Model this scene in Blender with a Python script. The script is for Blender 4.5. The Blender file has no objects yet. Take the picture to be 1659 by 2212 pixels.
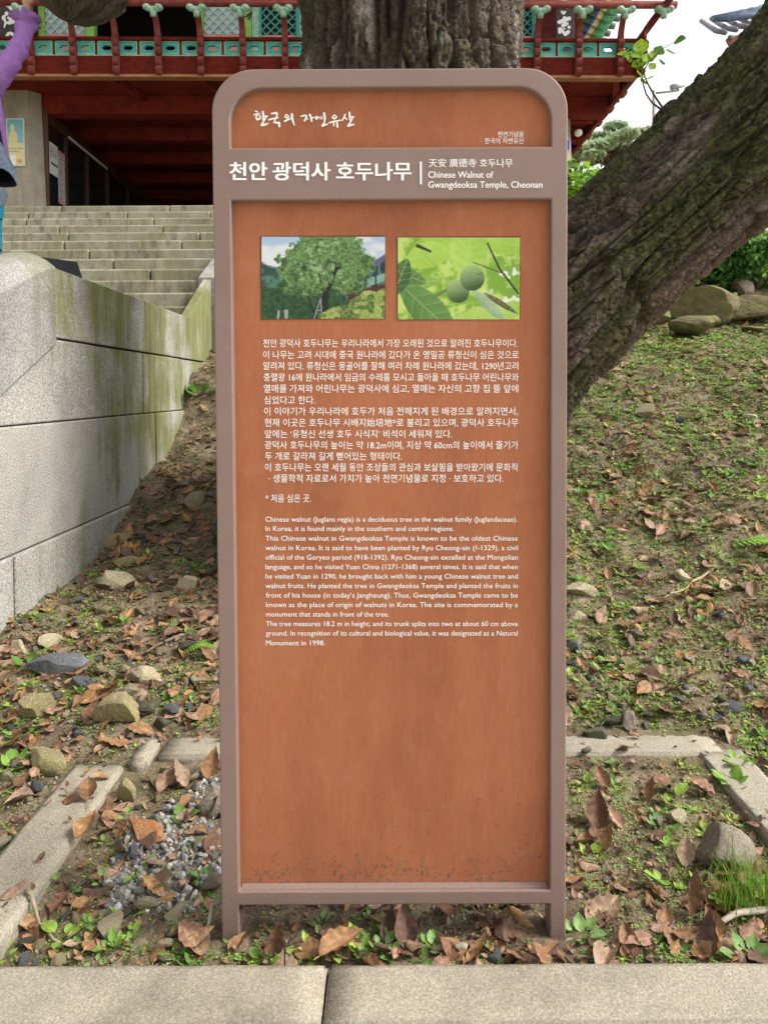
import bpy, bmesh, math, random
import numpy as np
from mathutils import Matrix, Vector, Quaternion

# ------------------------------------------------------------------ camera, sky, sun, exposure
SC = bpy.context.scene
COL = SC.collection
F, CX, CY = 1534.0, 840.0, 890.5          # focal length and principal point, in a 1659 x 2212 frame
EYE = Vector((0, 0, 1.2))
PITCH, ROLL = math.radians(1.7), math.radians(0.28)
cam = bpy.data.cameras.new('camera')
cam.sensor_width = 36.0
cam.lens = F / 2212 * 36.0
cam.shift_x = -(CX - 829.5) / 2212
cam.shift_y = -(1106 - CY) / 2212
cam.clip_start, cam.clip_end = 0.05, 3000
camo = bpy.data.objects.new('camera', cam)
COL.objects.link(camo)
CAMR = Matrix.Rotation(math.pi / 2 - PITCH, 3, 'X') @ Matrix.Rotation(-ROLL, 3, 'Z')
camo.matrix_world = Matrix.Translation(EYE) @ CAMR.to_4x4()
SC.camera = camo

SUN_DIR = Vector((0.70, -0.10, 0.72)).normalized()      # towards the sun
elev = math.asin(SUN_DIR.z)
azim = math.atan2(SUN_DIR.x, SUN_DIR.y)
w = bpy.data.worlds.new("World")
SC.world = w
w.use_nodes = True
nt = w.node_tree
sky = nt.nodes.new('ShaderNodeTexSky')
sky.sky_type = 'NISHITA'
sky.sun_disc = False
sky.sun_elevation = elev
sky.sun_rotation = azim
sky.air_density, sky.dust_density, sky.ozone_density = 1.0, 4.0, 1.0
hs = nt.nodes.new('ShaderNodeHueSaturation')
hs.inputs['Saturation'].default_value = 0.08
bg = nt.nodes['Background']
bg.inputs['Strength'].default_value = 0.15
nt.links.new(sky.outputs[0], hs.inputs['Color'])
nt.links.new(hs.outputs[0], bg.inputs['Color'])
sl = bpy.data.lights.new('sun', 'SUN')
sl.energy = 2.2
sl.angle = math.radians(16)
sl.color = (1.0, 0.95, 0.87)
so = bpy.data.objects.new('sun', sl)
COL.objects.link(so)
so.rotation_euler = SUN_DIR.to_track_quat('Z', 'Y').to_euler()
so.location = (6, -4, 12)
vs = SC.view_settings
vs.view_transform = 'Standard'
vs.look = 'None'
vs.gamma = 1
vs.exposure = 1.15
SC.cycles.use_denoising = True
SC.cycles.max_bounces = 8

R = random.Random(11)


# ------------------------------------------------------------------ helpers
def ray(px, py):
    return CAMR @ Vector(((px - CX) / F, -(py - CY) / F, -1.0))


def P(px, py, Y):
    """point of the place at distance Y in front of the eye, seen at (px, py)"""
    d = ray(px, py)
    return EYE + d * (Y / d.y)


def pix(x, y, z):
    v = CAMR.transposed() @ (Vector((x, y, z)) - EYE)
    if v.z > -0.05:
        return (-9e9, -9e9)
    return (CX + F * v.x / -v.z, CY - F * v.y / -v.z)


def _h(ix, iy, s):
    n = (ix.astype(np.int64) * 374761393 + iy.astype(np.int64) * 668265263 + s * 974634777) & 0x7fffffff
    n = ((n ^ (n >> 13)) * 1274126177) & 0x7fffffff
    n = ((n ^ (n >> 16)) * 668265263) & 0x7fffffff
    return ((n ^ (n >> 15)) & 0xffffff) / float(0x1000000)


def vn(x, y, s=0):
    x = np.asarray(x, float); y = np.asarray(y, float)
    x, y = np.broadcast_arrays(x, y)
    ix = np.floor(x); iy = np.floor(y)
    fx = x - ix; fy = y - iy
    fx = fx * fx * fx * (fx * (fx * 6 - 15) + 10); fy = fy * fy * fy * (fy * (fy * 6 - 15) + 10)
    a = _h(ix, iy, s); b = _h(ix + 1, iy, s); c = _h(ix, iy + 1, s); d = _h(ix + 1, iy + 1, s)
    return (a + (b - a) * fx) * (1 - fy) + (c + (d - c) * fx) * fy


def fbm(x, y, s=0, o=4, g=0.5):
    t = 0; a = 1; n = 0
    for k in range(o):
        t = t + a * vn(np.asarray(x) * 2 ** k + k * 17.3, np.asarray(y) * 2 ** k - k * 9.1, s + k); n += a; a *= g
    return t / n


def worley(x, y, s=0, jit=0.9):
    ix = np.floor(x); iy = np.floor(y)
    f1 = np.full(x.shape, 9.0); f2 = np.full(x.shape, 9.0); idv = np.zeros(x.shape)
    for dx in (-1, 0, 1):
        for dy in (-1, 0, 1):
            jx = ix + dx; jy = iy + dy
            px = jx + 0.5 + jit * (_h(jx, jy, s) - .5); py = jy + 0.5 + jit * (_h(jx, jy, s + 7) - .5)
            d = np.hypot(px - x, py - y)
            cl = d < f1
            f2 = np.where(cl, f1, np.minimum(f2, d)); idv = np.where(cl, _h(jx, jy, s + 13), idv); f1 = np.where(cl, d, f1)
    return f1, f2, idv


def sst(a, b, x):
    t = np.clip((np.asarray(x, float) - a) / (b - a), 0, 1)
    return t * t * (3 - 2 * t)


def tag(o, label=None, cat=None, group=None, kind=None):
    if label: o['label'] = label
    if cat: o['category'] = cat
    if group: o['group'] = group
    if kind: o['kind'] = kind
    return o


def thing(name, label, cat, loc=(0, 0, 0), group=None):
    o = bpy.data.objects.new(name, None)
    o.empty_display_size = 0.1
    o.location = loc
    COL.objects.link(o)
    return tag(o, label, cat, group)


def link(o, parent=None):
    COL.objects.link(o)
    if parent is not None:
        o.parent = parent
        if parent.type == 'EMPTY':
            o.matrix_parent_inverse = Matrix.Translation(parent.location).inverted()
    return o


def np_mesh(name, V, Fc, smooth=False, col=None, floats=None):
    """V (n,3); Fc: (m,3) or (m,4) array, or list of index lists"""
    me = bpy.data.meshes.new(name)
    V = np.asarray(V, np.float32)
    me.vertices.add(len(V)); me.vertices.foreach_set('co', V.ravel())
    if isinstance(Fc, np.ndarray):
        tot = np.full(len(Fc), Fc.shape[1], np.int32); flat = Fc.ravel().astype(np.int32)
    else:
        tot = np.array([len(f) for f in Fc], np.int32); flat = np.array([i for f in Fc for i in f], np.int32)
    st = np.concatenate([[0], np.cumsum(tot)[:-1]]).astype(np.int32)
    me.loops.add(len(flat)); me.loops.foreach_set('vertex_index', flat)
    me.polygons.add(len(tot)); me.polygons.foreach_set('loop_start', st)
    try:
        me.polygons.foreach_set('loop_total', tot)
    except Exception:
        pass
    me.update(calc_edges=True)
    me.polygons.foreach_set('use_smooth', np.full(len(tot), bool(smooth)))
    if col is not None:
        c = np.asarray(col, np.float32)
        dom = 'POINT' if len(c) == len(V) else 'FACE'
        at = me.attributes.new('Col', 'FLOAT_COLOR', dom)
        at.data.foreach_set('color', np.concatenate([c[:, :3], np.ones((len(c), 1), np.float32)], 1).ravel())
    for k, v in (floats or {}).items():
        at = me.attributes.new(k, 'FLOAT', 'POINT')
        at.data.foreach_set('value', np.asarray(v, np.float32))
    me.validate()
    return me


class MB:
    """collects shapes into one mesh"""
    def __init__(s, xf=None):
        s.v = []; s.f = []; s.c = []; s.xf = xf; s.col = None

    def add(s, vs, fs):
        b = len(s.v)
        s.v += [tuple(v) for v in vs]
        s.f += [[i + b for i in f] for f in fs]
        if s.col is not None:
            s.c += [s.col] * len(vs)
        return s

    def box(s, x0, x1, y0, y1, z0, z1):
        vs = [(x, y, z) for z in (z0, z1) for y in (y0, y1) for x in (x0, x1)]
        return s.add(vs, [[0, 2, 3, 1], [4, 5, 7, 6], [0, 1, 5, 4], [2, 6, 7, 3], [0, 4, 6, 2], [1, 3, 7, 5]])

    def prism(s, poly, a, b, axis='x'):
        """poly: 2-D outline; extruded along axis from a to b"""
        n = len(poly)
        def pt(p, t):
            return {'x': (t, p[0], p[1]), 'y': (p[0], t, p[1]), 'z': (p[0], p[1], t)}[axis]
        vs = [pt(p, a) for p in poly] + [pt(p, b) for p in poly]
        fs = [list(range(n))[::-1], list(range(n, 2 * n))] + [[i, (i + 1) % n, n + (i + 1) % n, n + i] for i in range(n)]
        return s.add(vs, fs)

    def tube(s, pts, rad, n=10, cap=True, flat=1.0):
        pts = [Vector(p) for p in pts]
        if not hasattr(rad, '__len__'):
            rad = [rad] * len(pts)
        up = Vector((0, 0, 1))
        vs = []; fs = []
        prev = None
        for i, p in enumerate(pts):
            t = (pts[min(i + 1, len(pts) - 1)] - pts[max(i - 1, 0)]).normalized()
            if prev is None:
                a = t.cross(up)
                if a.length < 1e-3:
                    a = t.cross(Vector((1, 0, 0)))
            else:
                a = prev - t * prev.dot(t)
            a.normalize(); prev = a
            b = t.cross(a)
            for k in range(n):
                th = 2 * math.pi * k / n
                vs.append(p + a * (math.cos(th) * rad[i]) + b * (math.sin(th) * rad[i] * flat))
        for i in range(len(pts) - 1):
            for k in range(n):
                k2 = (k + 1) % n
                fs.append([i * n + k, i * n + k2, (i + 1) * n + k2, (i + 1) * n + k])
        if cap:
            fs.append(list(range(n))[::-1]); fs.append([(len(pts) - 1) * n + k for k in range(n)])
        return s.add(vs, fs)

    def ball(s, c, r, nu=12, nv=8):
        if not hasattr(r, '__len__'):
            r = (r, r, r)
        vs = []; fs = []
        for j in range(nv + 1):
            ph = math.pi * j / nv
            for i in range(nu):
                th = 2 * math.pi * i / nu
                vs.append((c[0] + r[0] * math.sin(ph) * math.cos(th), c[1] + r[1] * math.sin(ph) * math.sin(th), c[2] + r[2] * math.cos(ph)))
        for j in range(nv):
            for i in range(nu):
                i2 = (i + 1) % nu
                fs.append([j * nu + i, (j + 1) * nu + i, (j + 1) * nu + i2, j * nu + i2])
        return s.add(vs, fs)

    def mesh(s, name, smooth=False):
        V = np.array(s.v, float)
        if s.xf is not None:
            m = np.array(s.xf)
            V = V @ m[:3, :3].T + m[:3, 3]
        return np_mesh(name, V, s.f, smooth, s.c if s.c else None)

    def obj(s, name, mat, parent=None, smooth=False, bevel=0, seg=2, fix=True):
        me = s.mesh(name, smooth)
        if fix:
            bm = bmesh.new(); bm.from_mesh(me)
            bmesh.ops.recalc_face_normals(bm, faces=bm.faces)
            bm.to_mesh(me); bm.free()
        return put(name, me, mat, parent, bevel, seg)


def put(name, me, mat, parent=None, bevel=0, seg=2):
    o = bpy.data.objects.new(name, me)
    if mat is not None:
        me.materials.append(mat)
    if bevel:
        b = o.modifiers.new('bevel', 'BEVEL')
        b.width = bevel; b.segments = seg; b.limit_method = 'ANGLE'; b.angle_limit = math.radians(40)
    return link(o, parent)


# ------------------------------------------------------------------ materials
class NT:
    def __init__(s, name):
        s.m = bpy.data.materials.new(name); s.m.use_nodes = True
        s.t = s.m.node_tree; s.b = s.t.nodes['Principled BSDF']; s.out = s.t.nodes['Material Output']

    def n(s, typ, **kw):
        x = s.t.nodes.new(typ)
        for k, v in kw.items():
            if k in x.inputs:
                x.inputs[k].default_value = v
            else:
                setattr(x, k, v)
        return x

    def l(s, a, b):
        s.t.links.new(a, b)

    def coord(s, scale=(1, 1, 1), kind='Object', rot=(0, 0, 0)):
        tc = s.n('ShaderNodeTexCoord'); mp = s.n('ShaderNodeMapping')
        mp.inputs['Scale'].default_value = scale; mp.inputs['Rotation'].default_value = rot
        s.l(tc.outputs[kind], mp.inputs[0])
        return mp.outputs[0]

    def noise(s, co, scale, detail=4, rough=.55, dist=0):
        x = s.n('ShaderNodeTexNoise'); x.inputs['Scale'].default_value = scale; x.inputs['Detail'].default_value = detail
        x.inputs['Roughness'].default_value = rough; x.inputs['Distortion'].default_value = dist
        s.l(co, x.inputs['Vector'])
        return x.outputs['Fac']

    def ramp(s, fac, stops):
        x = s.n('ShaderNodeValToRGB'); e = x.color_ramp.elements
        while len(e) < len(stops):
            e.new(.5)
        for k, (p, c) in enumerate(stops):
            e[k].position = p; e[k].color = (*c, 1) if hasattr(c, '__len__') else (c, c, c, 1)
        s.l(fac, x.inputs[0])
        return x.outputs[0]

    def mix(s, fac, a, b, mode='MIX'):
        x = s.n('ShaderNodeMix', data_type='RGBA', blend_type=mode)
        for v, k in ((fac, 0), (a, 6), (b, 7)):
            if hasattr(v, 'node'):
                s.l(v, x.inputs[k])
            else:
                x.inputs[k].default_value = v if k == 0 else (*v, 1)
        return x.outputs[2]

    def math(s, op, a, b=0):
        x = s.n('ShaderNodeMath', operation=op)
        for i, v in enumerate((a, b)):
            if hasattr(v, 'node'):
                s.l(v, x.inputs[i])
            else:
                x.inputs[i].default_value = v
        return x.outputs[0]

    def attr(s, name):
        x = s.n('ShaderNodeAttribute'); x.attribute_name = name
        return x

    def bump(s, h, strength=.3, dist=.01):
        x = s.n('ShaderNodeBump'); x.inputs['Strength'].default_value = strength; x.inputs['Distance'].default_value = dist
        s.l(h, x.inputs['Height']); s.l(x.outputs[0], s.b.inputs['Normal'])

    def fin(s, base=None, rough=.8, spec=.3, metal=0):
        if base is not None:
            if hasattr(base, 'node'):
                s.l(base, s.b.inputs['Base Color'])
            else:
                s.b.inputs['Base Color'].default_value = (*base, 1)
        if hasattr(rough, 'node'):
            s.l(rough, s.b.inputs['Roughness'])
        else:
            s.b.inputs['Roughness'].default_value = rough
        s.b.inputs['Specular IOR Level'].default_value = spec
        s.b.inputs['Metallic'].default_value = metal
        return s.m


def plain(name, c1, c2=None, scale=6, rough=.75, spec=.3, bump=0, bscale=60, stretch=(1, 1, 1), lo=.35, hi=.65, bdist=.004):
    t = NT(name)
    co = t.coord(stretch)
    if c2 is None:
        c2 = tuple(v * .75 for v in c1)
    base = t.ramp(t.noise(co, scale, 6, .6), [(lo, c1), (hi, c2)])
    if bump:
        t.bump(t.noise(co, bscale, 5), bump, bdist)
    return t.fin(base, rough, spec)


def leafmat(name, trans=.35, vein=True, rough=.55):
    """leaf tinted by its mesh's Col, part of the light passes through"""
    t = NT(name)
    c = t.attr('Col').outputs['Color']
    co = t.coord()
    v = t.ramp(t.noise(co, 70, 6, .7), [(.3, .5), (.5, .95), (.7, 1.3)])
    base = t.mix(1.0, c, v, 'MULTIPLY')
    t.l(base, t.b.inputs['Base Color'])
    t.b.inputs['Roughness'].default_value = rough
    t.b.inputs['Specular IOR Level'].default_value = .3
    t.bump(t.noise(co, 120, 3), .3, .003)
    if trans:
        tr = t.n('ShaderNodeBsdfTranslucent')
        t.l(base, tr.inputs[0])
        ms = t.n('ShaderNodeMixShader'); ms.inputs[0].default_value = trans
        t.l(t.b.outputs[0], ms.inputs[1]); t.l(tr.outputs[0], ms.inputs[2]); t.l(ms.outputs[0], t.out.inputs[0])
    return t.m


def granite(name, light, dark, stain=None, stain_amt=.5, speck=.5, drip=None, spread=0.0):
    """speckled stone; stains run down as vertical streaks"""
    t = NT(name)
    co = t.coord()
    sp = t.ramp(t.noise(co, 150, 3, .75), [(.38, tuple(v * (1 - speck * .75) for v in dark)), (.5, dark), (.62, light)])
    big = t.ramp(t.noise(co, 2.2, 6, .65), [(.3, .70), (.5, .95), (.7, 1.12)])
    base = t.mix(1.0, sp, big, 'MULTIPLY')
    if stain is not None:
        st = t.coord((7, 7, .8))
        m1 = t.noise(st, 1.0, 7, .68, .4)
        m2 = t.noise(t.coord((1.0, 1.0, 1.5)), 1.5, 4)
        m = t.math('ADD', t.math('MULTIPLY', m1, .8), t.math('MULTIPLY', m2, .9))
        sp_ = t.n('ShaderNodeSeparateXYZ'); t.l(co, sp_.inputs[0])
        m = t.math('ADD', m, t.math('MULTIPLY', t.math('SUBTRACT', sp_.outputs['Y'], 4.2), spread))
        fac = t.ramp(m, [(.77, 0.0), (.96, stain_amt)])
        fine = t.ramp(t.noise(co, 150, 3), [(.3, .6), (.6, 1)])
        grime = t.ramp(t.noise(t.coord((16, 16, 2.2)), 1.0, 6, .7), [(.3, tuple(v * .45 for v in stain)), (.5, stain), (.7, tuple(v * 1.5 + .02 for v in stain))])
        grime = t.mix(.75, grime, sp, 'OVERLAY')
        base = t.mix(t.math('MULTIPLY', fac, fine), base, grime)
    if drip is not None:
        st = t.coord((11, 11, 3.5))
        d = t.ramp(t.math('ADD', t.noise(st, 1.0, 5, .6), t.math('MULTIPLY', t.noise(co, 1.1, 3), .45)), [(.74, 0.0), (.92, .7)])
        base = t.mix(d, base, drip)
    t.bump(t.noise(co, 200, 4), .35, .003)
    return t.fin(base, .85, .25)


M = {}
M['soil'] = None
M['granite'] = granite('granite', (.46, .445, .40), (.27, .26, .23), (.165, .185, .028), .9, .6, spread=.085)
M['step'] = granite('step_stone', (.41, .385, .29), (.29, .27, .20), (.20, .205, .095), .55, .3, (.085, .075, .05))
M['coping'] = granite('coping_stone', (.385, .375, .35), (.225, .22, .205), (.17, .18, .04), .5)
M['concrete'] = None
M['red'] = plain('red_lacquer', (.135, .017, .009), (.070, .011, .007), 7, .8, .08, .2, 40, (1, 1, 3))
M['red_dark'] = plain('aged_red_wood', (.085, .014, .011), (.04, .009, .008), 5, .8, .1, .2, 40)
M['red_face'] = plain('faded_red_wood', (.20, .055, .042), (.115, .026, .020), 9, .8, .1, .15, 60)
M['red_soffit'] = plain('red_soffit', (.19, .024, .014), (.10, .015, .010), 5, .8, .1, .15, 40)
M['trim'] = plain('ochre_trim', (.33, .15, .06), (.24, .10, .04), 8, .6)
M['cyan'] = plain('turquoise_paint', (.07, .37, .31), (.045, .27, .23), 16, .6, .3, .1, 80)
M['mint'] = plain('pale_mint_paint', (.38, .56, .42), (.18, .38, .27), 14, .6)
M['salmon'] = plain('salmon_plaster', (.62, .28, .20), (.50, .22, .16), 4, .8)
M['greenpaint'] = plain('leaf_green_paint', (.16, .42, .03), (.30, .46, .14), 9, .6)
M['door_white'] = plain('pale_door_panel', (.52, .60, .60), (.42, .50, .52), 5, .6)
M['door_bars'] = plain('pale_lattice', (.50, .66, .62), (.42, .58, .54), 5, .6)
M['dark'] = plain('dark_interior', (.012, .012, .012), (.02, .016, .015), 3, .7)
M['boardblack'] = plain('weathered_black_board', (.045, .038, .034), (.07, .055, .05), 9, .7)
M['white'] = plain('white_paint', (.80, .80, .78), (.72, .72, .70), 8, .6)
M['brownwood'] = plain('brown_door_wood', (.085, .034, .016), (.055, .024, .012), 8, .5, .4, .1, 50, (1, 1, .2))
M['pillar'] = granite('pillar_stone', (.42, .385, .31), (.31, .28, .215), (.30, .26, .19), .55, .25)
M['tile'] = plain('grey_roof_tile', (.20, .215, .24), (.13, .14, .16), 8, .6, .4, .2, 60)
M['black'] = plain('black_metal', (.010, .010, .013), (.016, .016, .018), 20, .6, .2)
tg = NT('door_glass'); tg.fin((.012, .017, .018), .08, .5); M['glass'] = tg.m


# ------------------------------------------------------------------ ground
TREE = (0.12, 3.95)
LY = ([-50, 1.3, 1.45, 2.3, 2.9, 3.43, 3.9, 4.86, 5.44, 5.8, 6.3, 9, 14, 60], [.0, .0, .0, .04, .19, .27, .36, .67, .96, 1.36, 1.46, 2.6, 3.3, 5])
RY = ([-50, 1.3, 1.45, 2.3, 4, 5, 6, 7, 7.5, 8.2, 9.5, 14, 60], [.0, .0, .0, .04, .62, 1.0, 1.37, 1.73, 1.9, 2.45, 3.05, 3.5, 6])


def ground_z(x, y, rough=True):
    x = np.asarray(x, float); y = np.asarray(y, float)
    t = sst(-1.2, .5, x)
    z = np.interp(y, *LY) * (1 - t) + np.interp(y, *RY) * t
    bed = sst(-.84, -.80, x) * (1 - sst(.95, .99, x)) * (1 - sst(2.16, 2.2, y)) * sst(1.4, 1.46, y)
    z = z - .012 * bed
    d2 = (x - TREE[0]) ** 2 + (y - TREE[1]) ** 2
    z = z + .12 * np.exp(-d2 / .5)
    if rough:
        k = sst(2.2, 3.2, y)
        z = z + (fbm(x * 1.7, y * 1.7, 3, 3) - .5) * (.03 + .13 * k) + (fbm(x * 9, y * 9, 5, 4) - .5) * (.02 + .03 * k) + (fbm(x * 34, y * 34, 9, 3) - .5) * .012
    wall = 1 - sst(-1.75, -1.66, x)
    z = z * (1 - wall) + wall * np.minimum(z, -.02 + 0 * z)
    z = np.where(y < 1.4, np.minimum(z, -.16), z)
    return z


GRID = {}


def grid_z(x, y):
    """height of the ground at one point, read from a fine grid"""
    if not GRID:
        GRID['x'] = np.arange(-1.9, 6.6, .012); GRID['y'] = np.arange(1.2, 12.1, .012)
        X, Y = np.meshgrid(GRID['x'], GRID['y']); GRID['z'] = ground_z(X, Y)
    i = (x + 1.9) / .012; j = (y - 1.2) / .012
    Z = GRID['z']
    a = int(min(max(i, 0), Z.shape[1] - 2)); b = int(min(max(j, 0), Z.shape[0] - 2))
    f = min(max(i - a, 0), 1); g = min(max(j - b, 0), 1)
    return float((Z[b, a] * (1 - f) + Z[b, a + 1] * f) * (1 - g) + (Z[b + 1, a] * (1 - f) + Z[b + 1, a + 1] * f) * g)


def build_ground():
    xs = np.concatenate([np.linspace(-300, -12, 12), np.linspace(-9, -2, 12), np.arange(-1.75, 3.6, .018), np.linspace(3.8, 12, 24), np.linspace(16, 300, 12)])
    ys = np.concatenate([np.linspace(-200, -3, 10), np.linspace(-1, 1.38, 8), np.arange(1.405, 3.2, .014), np.arange(3.2, 8.2, .026), np.linspace(8.3, 16, 40), np.linspace(20, 400, 12)])
    X, Y = np.meshgrid(xs, ys)
    Z = ground_z(X, Y)
    V = np.stack([X, Y, Z], -1).reshape(-1, 3)
    nx, ny = len(xs), len(ys)
    i = np.arange(ny - 1)[:, None] * nx + np.arange(nx - 1)[None]
    Fc = np.stack([i, i + 1, i + nx + 1, i + nx], -1).reshape(-1, 4)
    t = NT('soil')
    co = t.coord()
    base = t.ramp(t.noise(co, 9, 8, .68), [(.3, (.058, .042, .029)), (.5, (.150, .113, .076)), (.7, (.29, .23, .16))])
    grit = t.ramp(t.noise(co, 130, 3, .7), [(.35, .55), (.65, 1.35)])
    base = t.mix(1.0, base, grit, 'MULTIPLY')
    mossn = t.math('ADD', t.noise(co, 1.7, 5, .6), t.math('MULTIPLY', t.noise(co, 28, 4, .7), .5))
    base = t.mix(t.ramp(mossn, [(.80, 0.0), (.98, .5)]), base, (.10, .13, .03))
    h = t.math('ADD', t.noise(co, 60, 6, .7), t.math('MULTIPLY', t.noise(co, 220, 3), .4))
    t.bump(h, .9, .012)
    M['soil'] = t.fin(base, .95, .1)
    o = put('ground', np_mesh('ground', V, Fc, True), M['soil'])
    tag(o, kind='structure')
    r = MB().box(-40, 40, -30, 1.283, -.5, -.13).obj('pavement', plain('pale_concrete', (.46, .42, .35), (.38, .35, .29), 6, .9, .2, .4, 160))
    tag(r, kind='structure')


def build_kerbs():
    t = NT('concrete')
    co = t.coord()
    c = t.ramp(t.noise(co, 190, 3, .7), [(.3, (.175, .152, .112)), (.5, (.255, .226, .174)), (.68, (.36, .325, .26))])
    b = t.ramp(t.noise(co, 3.5, 7, .68), [(.3, .62), (.52, .98), (.75, 1.1)])
    c = t.mix(1.0, c, b, 'MULTIPLY')
    blot = t.ramp(t.noise(co, 7, 5, .6), [(.58, 0.0), (.74, .45)])
    c = t.mix(blot, c, (.11, .085, .07))
    gm = t.ramp(t.noise(co, 2.1, 4), [(.6, 0.0), (.75, .25)])
    c = t.mix(gm, c, (.15, .16, .075))
    t.bump(t.noise(co, 260, 3, .6), .6, .004)
    M['concrete'] = t.fin(c, .9, .2)

    def stone(x0, x1, y0, y1, z0, z1, label, bev=.006, seed=0):
        n = max(2, int((x1 - x0) / .02)); m = max(2, int((y1 - y0) / .02))
        bm = bmesh.new()
        bmesh.ops.create_cube(bm, size=1)
        bmesh.ops.scale(bm, vec=(x1 - x0, y1 - y0, z1 - z0), verts=bm.verts)
        bmesh.ops.translate(bm, vec=((x0 + x1) / 2, (y0 + y1) / 2, (z0 + z1) / 2), verts=bm.verts)
        bmesh.ops.bevel(bm, geom=list(bm.edges), offset=bev, segments=2, affect='EDGES')
        es = [e for e in bm.edges if e.calc_length() > .05]
        bmesh.ops.subdivide_edges(bm, edges=es, cuts=14, use_grid_fill=True)
        V = np.array([v.co[:] for v in bm.verts])
        d = np.stack([fbm(V[:, 1] * 40 + seed, V[:, 2] * 40 + V[:, 0] * 30, 21 + k, 3) - .5 for k in range(3)], 1) * .006
        for v, dd in zip(bm.verts, d):
            v.co += Vector(dd)
        me = bpy.data.meshes.new('kerb_stone')
        bm.to_mesh(me); bm.free()
        for p in me.polygons: p.use_smooth = True
        o = put('kerb_stone', me, M['concrete'])
        return tag(o, label, 'kerb stone', 'concrete kerb stones')
    yf, yb = 1.288, 1.430
    stone(-1.14, -.1325, yf, yb, -.2, .022, 'front kerb stone with dark stains, left of the joint below the sign', seed=1)
    stone(-.1285, .90, yf, yb, -.2, .022, 'long clean front kerb stone running right from the joint below the sign', seed=2)
    stone(-2.15, -1.144, yf, yb, -.2, .022, 'front kerb stone next to the dark stained one, nearest the staircase', seed=3)
    stone(.904, 1.92, yf, yb, -.2, .022, 'last front kerb stone past the grass tuft and boulder', seed=4)
    stone(-.98, -.825, 1.456, 2.17, -.2, .048, 'kerb stone along the gravel side of the sign bed', seed=5)
    stone(.975, 1.12, 1.456, 2.24, -.2, .05, 'kerb stone behind the round boulder and grass tuft', seed=6)
    stone(-.735, .06, 2.215, 2.335, -.2, .05, 'rear kerb stone crossing behind the left sign post', seed=7)
    stone(.064, 1.06, 2.215, 2.335, -.2, .052, 'rear kerb stone with pebbles and dry leaves on it, right of the sign', seed=8)
    stone(-.815, -.755, 2.17, 2.31, -.2, .062, 'small upright corner block between two kerb stones', .012, seed=9)


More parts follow.
